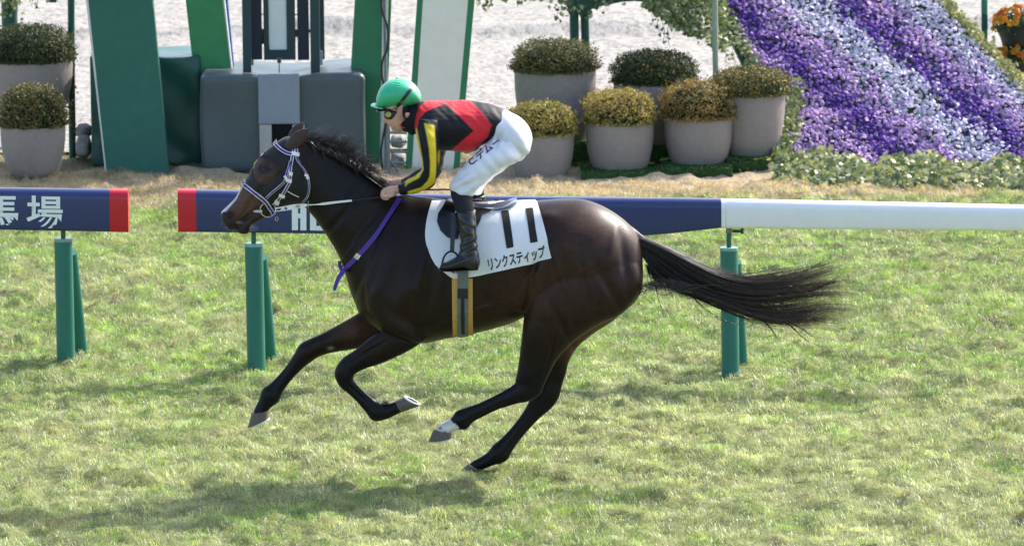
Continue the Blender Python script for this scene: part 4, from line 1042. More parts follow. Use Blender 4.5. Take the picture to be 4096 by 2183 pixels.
hind_f = limb(zB, [(1425, 40, 290, FHD, .5), (1400, 180, 255, FHD, .5), (1370, 310, 235, FHD, .5), (1330, 420, 240, FHD, .52), (1285, 515, 205, FHD, .55), (1215, 605, 168, FHD, .62), (1130, 712, 146, FHD, .68), (1030, 832, 140, FHD, .7),
                   (940, 940, 152, FHD, .72), (870, 1025, 172, FHD, .75), (780, 1082, 130, FHD, .85), (690, 1128, 112, FHD, .9), (625, 1156, 104, FHD, .95), (575, 1178, 70, FHD, 1.0)])
dock = limb(zT, [(20, 150, 110, 0, .7), (110, 225, 110, 0, .7), (190, 290, 95, 0, .7), (300, 360, 70, 0, .7), (400, 420, 46, 0, .7)])
def fatten(A, k):
    A = A.copy(); m0 = (A[:, 0:3] + A[:, 3:6]) / 2; A[:, 0:3] = m0 + (A[:, 0:3]-m0)*k; A[:, 3:6] = m0 + (A[:, 3:6]-m0)*k; A[:, 6] *= k; return A
fore_n[2:] = fatten(fore_n[2:], 1.10); fore_f[2:] = fatten(fore_f[2:], 1.12); hind_n[1:] = fatten(hind_n[1:], 1.13); hind_f[1:] = fatten(hind_f[1:], 1.12); thigh_n[4:] = fatten(thigh_n[4:], 1.05); thigh_f[3:] = fatten(thigh_f[3:], 1.06)
for A_, kn, ft_, cn in ((fore_n, (4, 5), (10,), (7, 8)), (fore_f, (5, 6), (11,), (8, 9)), (hind_n, (1, 2), (8,), (5, 6)), (hind_f, (3, 4), (9,), (6, 7))):
    for idx_, k_ in ((kn, 1.07), (ft_, 1.10), (cn, .95)):
        for i_ in idx_: A_[i_:i_+1] = fatten(A_[i_:i_+1], k_)
shells = [loft(torso, 72, 6), loft(neck, 56, 6), loft(head, 48, 5), loft(jaw, 20, 3), loft(shoulder_n, 40, 5), loft(shoulder_f, 40, 5),
          loft(fore_n, 20, 3), loft(fore_f, 20, 3), loft(thigh_n, 56, 6), loft(thigh_f, 56, 6), loft(hind_n, 20, 3), loft(hind_f, 20, 3), loft(dock, 14, 3)]
hm = union(shells, 0.0062, 9, 'horse_body')
# muscle relief in the coat, given in photograph pixels (display scale): x,y, long radius, short radius, angle, amplitude
MUS = [(985, 640, 85, 22, 65, 0.012), (1030, 730, 80, 30, 60, 0.014), (945, 690, 70, 14, 62, -0.012), (1075, 760, 90, 14, 80, -0.013), (1010, 800, 45, 16, -35, -0.010),
       (845, 560, 120, 10, 48, -0.010), (880, 520, 120, 22, 44, 0.008), (925, 560, 90, 14, 52, -0.007), (1380, 545, 26, 16, 20, 0.012), (1440, 600, 70, 30, 30, 0.010), (1350, 660, 60, 13, 60, -0.016), (1336, 720, 55, 9, 80, -0.014),
       (1500, 640, 70, 40, 30, 0.010), (1570, 650, 85, 12, 98, -0.007), (1530, 720, 80, 12, 120, -0.010), (1600, 640, 60, 12, 95, 0.004), (1375, 770, 60, 26, 75, 0.010), (1420, 830, 70, 9, 118, -0.010),
       (1250, 700, 16, 70, 0, 0.004), (1290, 690, 14, 66, 0, -0.004), (1215, 710, 14, 66, 0, -0.004), (1120, 740, 60, 12, 85, -0.007), (1285, 780, 60, 10, -22, -0.007)]
VEIN = [(905, 600, 60, 4, 50, 0.004), (1165, 790, 60, 3, 20, 0.004), (1230, 770, 40, 3, 10, 0.004), (1000, 850, 40, 4, -20, -0.006), (1395, 860, 60, 4, 72, -0.007), (1350, 900, 50, 4, 80, 0.005),
        (930, 880, 50, 4, 28, -0.006), (900, 990, 40, 4, -42, -0.006), (1220, 1040, 60, 4, 25, -0.006), (1310, 1090, 70, 4, 50, -0.006), (720, 990, 50, 4, 50, -0.006), (1470, 700, 60, 5, 100, -0.006), (1540, 620, 70, 12, 75, 0.006), (1410, 690, 60, 6, 110, 0.006), (1060, 690, 70, 6, 78, 0.006)]
HM2 = VEIN + [(650, 470, 60, 9, 55, 0.008), (690, 470, 45, 30, 60, 0.006), (635, 500, 55, 7, 58, -0.007), (600, 520, 40, 10, 52, 0.004), (655, 430, 22, 16, 40, 0.006), (705, 440, 60, 8, 40, -0.005)]
V = verts(hm); N = normals(hm)
q = V - CAM; w = q @ _fw; pu = (CX + F * (q @ _rt) / w) / 1.59006; pv = (CY - F * (q @ _up) / w) / 1.59006
disp = np.zeros(len(V))
for (x, y, a, b, ang, amp) in MUS + HM2:
    c_, s_ = math.cos(R(ang)), math.sin(R(ang)); dx = pu - x; dy = -(pv - y)
    e1 = dx * c_ + dy * s_; e2 = -dx * s_ + dy * c_
    disp += amp * 1.7 * np.exp(-(e1/a)**2 - (e2/b)**2) * np.clip(np.abs(N[:, 1]), 0, 1)
# nostril, mouth line, eye socket: local carving
def carve(mp, x, y, rx, ry, ang, amp):
    u0, v0 = mp(x, y); u0 /= 1.59006; v0 /= 1.59006; sc = (mp(1, 0)[0] - mp(0, 0)[0]) / 1.59006
    c_, s_ = math.cos(R(ang)), math.sin(R(ang)); dx = pu - u0; dy = -(pv - v0); e1 = dx*c_ + dy*s_; e2 = -dx*s_ + dy*c_
    return amp * np.exp(-(e1/(rx*sc))**2 - (e2/(ry*sc))**2) * np.clip(np.abs(N[:, 1]), 0, 1)
disp += carve(zH, 140, 1090, 58, 34, -45, -0.026) + carve(zH, 110, 1060, 75, 16, 35, 0.006) + carve(zH, 190, 1140, 20, 60, 20, 0.006)
disp += carve(zH, 320, 1115, 120, 12, 43, -0.008) + carve(zH, 255, 1180, 50, 14, 50, -0.005) + carve(zH, 545, 565, 60, 42, 10, -0.010) + carve(zH, 540, 495, 70, 20, -8, 0.009)
disp += carve(zH, 870, 235, 120, 36, 45, -0.012) * (V[:, 1] < 0)
for (x, y) in ((1560, 60),): pass
V = V + N * disp[:, None]
set_verts(hm, V)
# coat colours (natural pigment): dark bay with black points, brown muzzle and flanks; nostril pit and lip gap darkened as painted shade
N = normals(hm); n = len(V)
base_c = np.array([0.0125, 0.0074, 0.0066]); blk = np.array([0.0065, 0.0065, 0.008]); brn = np.array([0.085, 0.040, 0.026]); dbr = np.array([0.046, 0.022, 0.016])
def blob(x, y, rx, ry, mp=None):
    if mp is not None:
        u0, v0 = mp(x, y); sc = (mp(1, 0)[0] - mp(0, 0)[0]); x, y, rx, ry = u0/1.59006, v0/1.59006, rx*sc/1.59006, ry*sc/1.59006
    return np.exp(-((pu - x)/rx)**2 - ((pv - y)/ry)**2)
c = np.tile(base_c, (n, 1))
def mixc(c, w_, k): return c * (1 - w_[:, None]) + k * w_[:, None]
nz = fbm(pu / 26, pv / 26, 77, 4)
c = mixc(c, np.clip(0.75*blob(1450, 680, 150, 150) + 0.45*blob(1250, 760, 130, 70) + 0.3*blob(1010, 790, 80, 60), 0, .9) * (0.55 + 0.8*nz), dbr)
c = mixc(c, np.clip(0.7*blob(1520, 555, 90, 45), 0, 1), dbr * 1.25)
inner = ((V[:, 1] > 0.02)).astype(float)
c = mixc(c, inner * np.clip(blob(1450, 870, 60, 50) + blob(1500, 820, 60, 40), 0, 1) * 0.9, brn)
c = mixc(c, inner * np.clip(blob(900, 825, 60, 40), 0, 1) * 0.9, brn * 0.9)
c = mixc(c, np.clip(blob(1345, 745, 26, 60), 0, 1) * 0.5, brn * 0.8)
leg = np.clip((pv - 860) / 50, 0, 1) * np.where(pu < 1120, np.clip((pv - 880)/60, 0, 1), np.clip((pv - 880) / 70, 0, 1))
c = mixc(c, leg, blk)
c = mixc(c, np.clip(blob(860, 480, 120, 90), 0, 1) * 0.7, blk * 1.2)
face = np.clip(1.25*blob(330, 880, 230, 210, zH) + blob(230, 1000, 130, 130, zH), 0, 1)
c = mixc(c, face, np.array([0.098, 0.052, 0.042]))
c = mixc(c, np.clip(blob(545, 600, 150, 165, zH)*1.4, 0, 1)*.85, np.array([0.07, 0.038, 0.031]))
c = mixc(c, np.clip(blob(900, 240, 110, 80, zH) + blob(940, 100, 70, 60, zH), 0, 1)*.8, np.array([0.05, 0.03, 0.024]))
c = mixc(c, np.clip(blob(110, 1120, 70, 80, zH)*.9 + blob(215, 1240, 90, 60, zH)*.8 + blob(330, 1180, 80, 50, zH)*.6, 0, 1), np.array([0.035, 0.026, 0.028]))
c = mixc(c, np.clip(blob(138, 1092, 60, 46, zH)*1.3, 0, 1)*.9, np.array([0.014, 0.011, 0.012]))  # shade of the nostril hollow put into the colour
c = mixc(c, np.clip(blob(142, 1086, 26, 18, zH), 0, 1)*.8, np.array([0.13, 0.03, 0.035]))
blz = np.clip(1.4 - np.abs(V[:, 1]) / 0.034, 0, 1) * np.clip(np.clip(((zH(0, 1060)[1]) - pv*1.59006)/8, 0, 1), 0, 1) * ((pv*1.59006) > zH(0, 750)[1]) * (pu*1.59006 < zH(330, 0)[0])
blzp = inpoly(pu*1.59006, pv*1.59006, [zH(*p_) for p_ in ((285, 775), (215, 915), (155, 985), (90, 1045), (45, 1065), (20, 1080), (10, 1040), (120, 930), (220, 790), (255, 740))])
c = mixc(c, blzp.astype(float) * .75, np.array([0.62, 0.60, 0.60]))
c = mixc(c, np.clip(blob(545, 560, 75, 48, zH)*1.3, 0, 1) * .8, np.array([0.012, 0.010, 0.010]))
c = mixc(c, np.clip(blob(250, 1175, 34, 14, zH), 0, 1) * (V[:, 1] < -0.01), np.array([0.30, 0.26, 0.25]))
ml_ = np.exp(-(((pu*1.59006 - zH(300, 1140)[0])*.73 + (pv*1.59006 - zH(300, 1140)[1])*.68)/2.2)**2 - (((pu*1.59006 - zH(300, 1140)[0])*.68 - (pv*1.59006 - zH(300, 1140)[1])*.73)/46)**2)
c = mixc(c, np.clip(ml_, 0, 1)*.7, np.array([0.01, 0.01, 0.01]))  # dark line painted for the shaded gap between the lips
sock = inpoly(pu*1.59006, pv*1.59006, [zB(*p_) for p_ in ((395, 640), (380, 690), (400, 715), (450, 755), (470, 790), (420, 860), (180, 860), (180, 740))]) & (V[:, 1] < 0)
c[sock] = np.array([0.62, 0.59, 0.57])
for (x, y) in ((278, 778), (325, 822)): c = mixc(c, blob(x, y, 15, 13, zB) * (V[:, 1] < 0), np.array([0.02, 0.02, 0.025]))
c = mixc(c, blob(930, 478, 28, 16, zA) * (V[:, 1] > 0), np.array([0.22, 0.2, 0.19]))
c = mixc(c, (blob(1000, 95, 40, 50, zH)) * 0 , blk)
set_col(hm, c)
COAT = mat('horse_coat', attr=True, rough=0.36, spec=0.17, var=0.26, scale=9, bump=0.28, bscale=150, bdist=0.004)
horse = empty('horse', tuple(G(1890, 1880))); tag(horse, 'dark bay racehorse galloping to the left with one white hind pastern', 'horse')
body = part('body', hm, COAT, horse)
HB = bvh_of(hm)
EARM = mat('ear_coat', (0.050, 0.031, 0.026), 0.55, 0.3, 0.2, 30, bump=0.15, bscale=160, bdist=0.003)
def ear_mesh(bx, by, tx, ty, w, y):
    secs = []
    for f_, k_, hw in ((-.25, .50, .020), (0, .56, .024), (.2, .60, .025), (.45, .54, .022), (.7, .36, .015), (.88, .17, .008), (1, .02, .002)):
        cx_ = bx + (tx-bx)*f_; cy_ = by + (ty-by)*f_ - 14*math.sin(max(f_, 0)*3.14); dx_, dy_ = (tx-bx), (ty-by); L_ = math.hypot(dx_, dy_); nx_, ny_ = dy_/L_, -dx_/L_
        secs.append(sec(zH, cx_ + nx_*w*k_, cy_ + ny_*w*k_, cx_ - nx_*w*k_, cy_ - ny_*w*k_, y*(1+.12*f_), hw))
    mb_ = MB(); mb_.add(*loft(np.array(secs), 18, 4)); return mb_
ear_mesh(858, 288, 1050, 96, 138, -0.058).build('ear', EARM, horse, True)
ear_mesh(865, 195, 990, 22, 108, 0.052).build('ear', EARM, horse, True)
# hooves with shoes
HOOF = mat('hoof_horn', srgb(96, 88, 79), 0.6, 0.3, 0.35, 26, stretch=(1, 1, 5), bump=0.2, bscale=80, bdist=0.003)
SHOE = mat('shoe_aluminium', srgb(205, 205, 205), 0.35, 0.5, 0.05, metal=0.6)
FROG = mat('hoof_sole', (0.05, 0.035, 0.03), 0.9, 0.1, 0.3, 60)
def hoof(mp, c0, c1, s0, s1, y, wc=0.048, ws=0.058):
    m0 = ((c0[0]*.5 + s0[0]*.5), (c0[1]*.5 + s0[1]*.5)); m1 = ((c1[0]*.5 + s1[0]*.5), (c1[1]*.5 + s1[1]*.5))
    h = MB(); h.add(*loft(np.array([sec(mp, *c0, *c1, y, wc*.9), sec(mp, *c0, *c1, y, wc), sec(mp, *m0, *m1, y, (wc+ws)/2), sec(mp, *s0, *s1, y, ws), sec(mp, *s0, *s1, y, ws*.98)]), 24, 2)); o = h.build('hoof', HOOF, horse, True)
    a0 = P(*mp(*s0), y); a1 = P(*mp(*s1), y); b0 = P(*mp(*c0), y); b1 = P(*mp(*c1), y)
    nrm = ((a0 + a1) / 2 - (b0 + b1) / 2); ax = (a0 - a1) / 2; nrm -= ax * (nrm @ ax) / (ax @ ax); nrm /= np.linalg.norm(nrm); cc = (a0 + a1) / 2
    sh = MB(); V_ = []; K = 28; ks = []
    for k in range(K):
        th = 2*math.pi*k/K
        for (rr, hh) in ((1.01, 0.0), (1.01, 0.007), (0.72, 0.007), (0.72, 0.0)):
            V_.append(cc + ax * rr * math.cos(th) + np.array([0, ws, 0]) * rr * math.sin(th) + nrm * hh)
    Fc_ = []
    for k in range(K):
        k2 = (k+1) % K
        for j in range(4): Fc_.append((k*4+j, k*4+(j+1) % 4, k2*4+(j+1) % 4, k2*4+j))
    sh.add(V_, Fc_); s1_ = sh.build('shoe', SHOE, None, True); s1_.parent = o
    so_ = MB(); V_ = [cc + ax*0.74*math.cos(2*math.pi*k/20) + np.array([0, ws, 0])*0.74*math.sin(2*math.pi*k/20) + nrm*0.002 for k in range(20)]
    so_.add(V_, [tuple(range(20))]); s2_ = so_.build('sole', FROG, None); s2_.parent = o
    return o
hoof(zA, (1575, 1003), (1640, 1118), (1660, 968), (1822, 1050), NF)
hoof(zA, (140, 1128), (308, 1098), (102, 1268), (318, 1168), FF)
hoof(zB, (212, 790), (392, 825), (158, 905), (388, 878), NHD)
hoof(zB, (560, 1128), (680, 1190), (508, 1172), (600, 1222), FHD)
# eye
bm = bmesh.new(); bmesh.ops.create_uvsphere(bm, u_segments=24, v_segments=16, radius=0.024); me = bpy.data.meshes.new('eye'); bm.to_mesh(me); bm.free()
e_ = proj(*zH(545, 566), HB, -0.016); 
for v in me.vertices: v.co = Vector((v.co.x * 1.1 + e_[0], v.co.y + e_[1], v.co.z * 0.85 + e_[2]))
part('eye', me, mat('eye_black', (0.004, 0.004, 0.005), 0.2, 0.4, 0.0), horse)
me2 = me.copy()
for v in me2.vertices: v.co.y = -v.co.y
part('eye', me2, MATS['eye_black'], horse)
# hair
def hair(strands, rad, name, col, nside=3):
    """strands: list of (k,3) arrays; vectorised thin tubes"""
    st = np.array([crom(s_, 1) if len(s_) < 2 else s_ for s_ in strands]); n_, k, _ = st.shape
    t = np.gradient(st, axis=1); t /= np.linalg.norm(t, axis=2)[..., None] + 1e-9
    a = np.cross(t, np.array([0.0, 1.0, 0.0])); a /= np.linalg.norm(a, axis=2)[..., None] + 1e-9; b = np.cross(t, a)
    prof = np.linspace(1, 0.05, k)[None, :, None] * np.asarray(rad).reshape(-1, 1, 1)
    V_ = np.stack([st + prof * (math.cos(2*math.pi*j/nside) * a + math.sin(2*math.pi*j/nside) * b) for j in range(nside)], 2)
    base = np.arange(n_)[:, None, None] * (k * nside); i = np.arange(k-1)[None, :, None] * nside; j = np.arange(nside)[None, None, :]; j2 = (j + 1) % nside
    idx = np.stack([base+i+j, base+i+j2, base+i+nside+j2, base+i+nside+j], -1).reshape(-1)
    cc = np.repeat(col[:, :, None, :], nside, 2).reshape(-1, 3) if col.ndim == 3 else np.repeat(col, k*nside, 0)
    return fast_mesh(name, V_.reshape(-1, 3), idx, np.full(len(idx)//4, 4), cc)
HAIR = mat('horse_hair', attr=True, rough=0.32, spec=0.6, var=0.2, scale=30)
def resample(A, k):
    A = crom(A, 8); s_ = np.concatenate([[0], np.cumsum(np.linalg.norm(np.diff(A, axis=0), axis=1))]); t = np.linspace(0, s_[-1], k)
    return np.stack([np.interp(t, s_, A[:, j]) for j in range(A.shape[1])], 1)
def lockset(guides, n_, k, spread0, spread1, ysp, mp, yc=0.0, wave=0.0, lenj=0.18, groups=40):
    g = np.array([resample(np.array(q_, float), k) for q_ in guides]); G_ = len(g); out = []
    t = np.linspace(0, 1, k)
    lk = [(random.uniform(0, G_-1.001), random.gauss(0, 1), random.gauss(0, 1), random.uniform(0, 6.28)) for _ in range(groups)]
    for i in range(n_):
        s_, gx_, gy_, ph = random.choice(lk) if random.random() < .8 else (random.uniform(0, G_-1.001), random.gauss(0, 1), random.gauss(0, 1), random.uniform(0, 6.28))
        s_ = min(max(s_ + random.gauss(0, .05), 0), G_-1.001); a = int(s_); f_ = s_ - a; path = g[a]*(1-f_) + g[a+1]*f_
        L = 1 - abs(random.gauss(0, lenj)); L = max(L, .3); tt = t*L; path = np.stack([np.interp(tt, t, path[:, j]) for j in range(2)], 1)
        sp = spread0 + (spread1 - spread0) * t**1.5
        ox = (0.8*gx_ + 0.28*random.gauss(0, 1)) * sp; oy = (0.8*gy_ + 0.28*random.gauss(0, 1)) * sp
        w_ = wave * np.sin(t*7 + ph) * t
        yy = yc + ysp * (0.7*gx_*np.cos(ph) + 0.5*random.gauss(0, 1)) * (0.3 + t)
        out.append(np.array([P(*mp(path[m_, 0] + ox[m_]*.25 + w_[m_], path[m_, 1] + oy[m_] + w_[m_]*.8), yy[m_]) for m_ in range(k)]))
    return out
tg = [[(108, 195), (300, 275), (560, 400), (780, 490), (960, 520), (1150, 500), (1400, 462), (1560, 425), (1740, 382)],
      [(108, 215), (300, 300), (550, 440), (780, 540), (1000, 580), (1250, 570), (1450, 510), (1600, 460), (1690, 425)],
      [(110, 235), (280, 320), (500, 470), (750, 595), (950, 640), (1250, 625), (1500, 590), (1700, 580), (1830, 600)],
      [(112, 250), (230, 345), (400, 480), (640, 605), (900, 690), (1150, 705), (1400, 670), (1650, 655), (1860, 690)],
      [(114, 262), (200, 360), (330, 495), (580, 615), (860, 715), (1100, 770), (1380, 755), (1620, 715), (1870, 755)],
      [(116, 275), (185, 365), (270, 500), (480, 595), (800, 725), (1050, 815), (1300, 830), (1550, 800), (1700, 800), (1830, 850)],
      [(118, 290), (180, 370), (215, 500), (380, 585), (700, 675), (980, 795), (1150, 842), (1350, 855), (1500, 865), (1680, 910)]]
K = 16
tg = [[(x_ + max(0, x_ - 900)*.055, y_) for x_, y_ in g_] for g_ in tg]
ts = lockset(tg, 1500, K, 12, 46, 0.045, zT, 0.0, 20, 0.16, 46) + lockset(tg, 900, K, 13, 34, 0.035, zT, 0.0, 12, 0.36, 50) + lockset(tg, 160, K, 16, 70, 0.05, zT, 0.0, 26, 0.10, 80)
for _ in range(140):   # fringe below the dock
    x = random.uniform(150, 520); y = 400 + (x-150)*0.45
    ts.append(np.array([P(*zT(*p_), random.uniform(-.03, .03)) for p_ in resample(np.array([(x, y), (x+10, y+70), (x+random.uniform(10, 50), y+130), (x+random.uniform(20, 110), 560 + (x-150)*.13 + random.uniform(20, 110))]), K)]))
for _ in range(60):   # hair swept under, against the buttock
    j = random.gauss(0, 14)
    ts.append(np.array([P(*zT(*p_), -0.10 - .12*(1-i/K)) for i, p_ in enumerate(resample(np.array([(-20 + j, 735 + random.gauss(0, 12)), (60 + j, 655 + random.gauss(0, 10)), (140, 590 + random.gauss(0, 24)), (300 + random.gauss(0, 30), 560 + random.gauss(0, 26)), (470 + random.gauss(0, 90), 590 + random.gauss(0, 18))])[::-1], K))]))
for (pts_, m_) in (([(480, 590), (560, 690), (700, 810), (800, 860), (900, 878), (980, 855), (1008, 790)], 5), ([(240, 560), (260, 680), (295, 760), (300, 840), (285, 900)], 4), ([(560, 600), (640, 700), (800, 770), (935, 778)], 7),
                  ([(1060, 830), (1120, 880), (1160, 930), (1200, 995)], 12), ([(1180, 830), (1300, 890), (1400, 985), (1500, 1035), (1625, 1072)], 10), ([(1200, 840), (1330, 880), (1460, 960), (1560, 985)], 9),
                  ([(760, 640), (860, 740), (930, 780)], 6), ([(1400, 460), (1480, 430), (1540, 385), (1580, 310)], 6), ([(1450, 600), (1600, 560), (1700, 530), (1800, 530)], 14), ([(820, 500), (1000, 470), (1150, 445), (1330, 425)], 4), ([(1350, 640), (1500, 600), (1620, 540), (1700, 480)], 14)):
    for _ in range(m_):
        ts.append(np.array([P(*zT(p_[0] + random.gauss(0, 4) + i*random.uniform(-.6, .6), p_[1] + random.gauss(0, 5)), random.uniform(-.05, .05)) for i, p_ in enumerate(resample(np.array(pts_, float), K))]))
tcol = np.zeros((len(ts), K, 3)); tip = np.linspace(0, 1, K)[None, :, None]**2.6
rc = rng.uniform(0, 1, (len(ts), 1, 1))
tcol[:] = np.array([0.010, 0.010, 0.012]); tcol = tcol*(1-tip*0.75) + np.array([0.13, 0.075, 0.055])*tip*0.75
tcol *= (0.6 + 0.8*rc); lt_ = rng.uniform(0, 1, len(ts)) < .10; tcol[lt_] = tcol[lt_]*2.0 + 0.012  # some tail strands lightened, highlights put into the hair colour
# body of the dock hair, so that the tail is dense at its root
part('tail', hair(ts, rng.uniform(0.0011, 0.0024, len(ts)), 'tail', tcol), HAIR, horse)
ms = []; K = 11
crest = np.array([(190, 400), (330, 455), (500, 520), (700, 610), (900, 700), (1050, 780), (1200, 860), (1400, 985), (1600, 1100), (1750, 1210), (1880, 1310)], float)
cr = resample(crest, 200)
def mane_tip(f):
    """tip offset from the root as the mane streams back, f along the crest"""
    T = np.array([(0.0, 300, -230), (0.15, 330, -300), (0.3, 340, -380), (0.42, 360, -420), (0.55, 340, -300), (0.68, 330, -200), (0.8, 250, -190), (0.9, 150, -90), (1.0, 90, -20)])
    return np.interp(f, T[:, 0], T[:, 1]), np.interp(f, T[:, 0], T[:, 2])
locks = [(random.uniform(0, 0.97), random.gauss(0, 1), random.gauss(0, 1), random.uniform(0, 6.28), random.uniform(.55, 1.12)) for _ in range(230)]
for i in range(1600):
    f0_, a_, b_, ph, L = random.choice(locks); f_ = min(max(f0_ + random.gauss(0, .018), 0), 1); root_ = cr[int(f_*199)]
    dx, dy = mane_tip(f_); L *= random.uniform(.7, 1.1); dx = (dx*1.12 + a_*85 + random.gauss(0, 26))*L; dy = (dy + b_*70 + random.gauss(0, 22))*L
    lift = -95*L - 75*abs(b_)*random.uniform(.3, 1.2); curl = random.gauss(0, 12)
    pts_ = np.array([(root_[0], root_[1] + 25), (root_[0] + dx*.12 + curl, root_[1] + lift*.55 + dy*.1), (root_[0] + dx*.38 + curl*.5, root_[1] + dy*.55 + lift*.45), (root_[0] + dx*.72, root_[1] + dy*.95 + lift*.12 + 30*math.sin(ph)), (root_[0] + dx, root_[1] + dy*1.0 + 55*math.sin(ph+.6))])
    pr = resample(pts_, K); y0 = random.uniform(-.03, .015); y1 = -0.02 + 0.045*a_ + random.gauss(0, .012)
    if i % 5 == 0:   # part of the mane lies on the near side of the neck
        pts_ = np.array([(root_[0], root_[1]), (root_[0] + 60 + curl, root_[1] - 70), (root_[0] + 170*L, root_[1] - 30 + 40*b_), (root_[0] + 270*L, root_[1] + 70 + 60*b_)]); pr = resample(pts_, K); y1 = -0.075
    ms.append(np.array([P(*zM(pr[m_, 0] + 4*math.sin(m_*.6 + ph), pr[m_, 1] + 4*math.cos(m_*.6 + ph)), y0 + (y1-y0)*m_/K) for m_ in range(K)]))
mc = np.zeros((len(ms), K, 3)); mc[:] = np.array([0.014, 0.013, 0.015]); tp = np.linspace(0, 1, K)[None, :, None]**2
mc = (mc*(1-.4*tp) + np.array([0.10, 0.075, 0.065])*.4*tp) * (0.7 + 0.8*rng.uniform(0, 1, (len(ms), 1, 1)))
lt_ = rng.uniform(0, 1, len(ms)) < .1; mc[lt_] = mc[lt_]*1.8 + 0.015  # a few mane strands painted lighter to read as highlights
part('mane', hair(ms, rng.uniform(0.0015, 0.0034, len(ms)), 'mane', mc), HAIR, horse)
# whiskers and fetlock tufts
ws = []
for _ in range(26):
    x = random.uniform(50, 200); y = 1170 + (x-50)*.7 + random.uniform(-15, 15); ws.append(np.array([P(*zH(x + t*random.uniform(-45, 5), y + t*random.uniform(15, 45)), -0.03 - .01*t) for t in np.linspace(0, 1, 4)]))
for _ in range(16):
    x = random.uniform(355, 385); y = random.uniform(1200, 1280); a_ = random.uniform(40, 130); ws.append(np.array([P(*zH(x + t*a_, y - 5 + t*t*random.uniform(-5, 25)), -0.03) for t in np.linspace(0, 1, 4)]))
for _ in range(20):
    x = random.uniform(260, 350); ws.append(np.array([P(*zH(x + t*random.uniform(-5, 25), 1290 + t*random.uniform(10, 35)), -0.02) for t in np.linspace(0, 1, 4)]))
part('whiskers', hair(ws, np.full(len(ws), 0.0009), 'whiskers', np.tile([[0.35, 0.32, 0.3]], (len(ws), 1))), HAIR, horse)['kind'] = 'stuff'
ft = []
for (mp, x, y, yy, ax, ay) in ((zB, 500, 775, NHD, 20, 28), (zB, 850, 1120, FHD, 30, 28), (zA, 385, 1000, FF, 12, 26), (zA, 1470, 1045, NF, 22, -18)):
    for _ in range(60):
        px_ = x + random.gauss(0, 18); py_ = y - 14 + random.gauss(0, 12)
        ft.append(np.array([P(*mp(px_ + t*(ax + random.gauss(0, 7)), py_ + t*(ay + random.gauss(0, 7))), yy + random.uniform(-.02, .02)) for t in np.linspace(0, 1, 4)]))
part('fetlock_hair', hair(ft, np.full(len(ft), 0.0016), 'fetlock_hair', np.tile([[0.009, 0.009, 0.011]], (len(ft), 1))), HAIR, horse)

# ------------------------------------------------------------------ tack
def offset_patch(src, keep, off, name):
    """cut a shell from the body surface: keep(u,v,y) -> bool, offset along the normal"""
    bm = bmesh.new(); bm.from_mesh(src); lay = None
    vv = verts(src); q_ = vv - CAM; w_ = q_ @ _fw; U = CX + F*(q_ @ _rt)/w_; W = CY - F*(q_ @ _up)/w_
    k_ = keep(U, W, vv[:, 1]); bm.verts.ensure_lookup_table()
    bmesh.ops.delete(bm, geom=[f for f in bm.faces if not all(k_[v.index] for v in f.verts)], context='FACES')
    bm.normal_update(); nn = {v: v.normal.copy() for v in bm.verts}
    for v in bm.verts:                     # relax the cut edge
        be = [e for e in v.link_edges if e.is_boundary]
        if len(be) == 2: v.tag = True
    for _ in range(5):
        new = {}
        for v in bm.verts:
            if v.tag:
                o_ = [e.other_vert(v).co for e in v.link_edges if e.is_boundary]; new[v] = v.co*.4 + (o_[0] + o_[1])*.3
        for v, c_ in new.items(): v.co = c_
    for v in bm.verts: v.co = v.co + nn[v] * off
    me = bpy.data.meshes.new(name); bm.to_mesh(me); bm.free(); me.attributes.remove(me.attributes['Col']) if 'Col' in me.attributes else None
    me.materials.clear()
    return me
hood_poly = [zH(*p_) for p_ in ((655, 200), (860, 160), (930, 250), (920, 380), (960, 520), (1040, 660), (1060, 800), (1040, 900), (1000, 1000), (1000, 1060), (700, 1075), (560, 1000), (470, 880), (370, 760), (300, 690), (330, 600), (440, 440), (560, 330))]
eu, ev = zH(545, 582)
def hood_keep(U, W, y):
    k_ = inpoly(U, W, hood_poly) & (np.hypot((U - eu) / (142/2.86), (W - ev) / (160/2.86)) > 1)
    # leave the ears free
    e1 = inpoly(U, W, [zH(*p_) for p_ in ((770, 290), (900, 150), (1000, 20), (1100, 100), (960, 330), (860, 370), (790, 340))])
    return k_ & ~e1
hd = offset_patch(hm, hood_keep, 0.0035, 'horse_hood')
HOODM = mat('hood_black_fabric', (0.0085, 0.009, 0.0115), 0.62, 0.35, 0.1, 12, bump=0.1, bscale=200, bdist=0.002, sheen=0.1)
hood = part('horse_hood', hd, HOODM, None); tag(hood, 'black fabric racing hood with round eye openings on the horse head', 'hood')
HB2 = bvh_of(hm, hd)
# embroidered crest on the hood front
for i, (x, y, cc) in enumerate(((430, 500, (0.45, 0.42, 0.05)), (450, 470, (0.5, 0.45, 0.06)), (470, 445, (0.3, 0.08, 0.06)), (515, 395, (0.6, 0.58, 0.55)), (535, 375, (0.45, 0.1, 0.12)), (555, 352, (0.5, 0.45, 0.08)))):
    me = drape(zH, [(x-22, y+14), (x-6, y-16), (x+16, y-24), (x+14, y-6), (x-4, y+18)], 8, HB2, 0.003, 0.0)
    o = link('crest_patch', me, mat('crest_%d' % i, cc, 0.7, 0.2)); o.parent = hood
PUR = mat('tack_purple', srgb(72, 44, 140), 0.5, 0.4, 0.08, 30); WHT = mat('tack_white', srgb(226, 224, 222), 0.45, 0.4, 0.05, 30); STL = mat('tack_steel', srgb(180, 180, 176), 0.25, 0.6, 0.05, metal=0.9)
bridle = empty('bridle', tuple(proj(*zH(640, 1000), HB2, 0.01))); tag(bridle, 'purple and white bridle on the galloping horse', 'bridle')
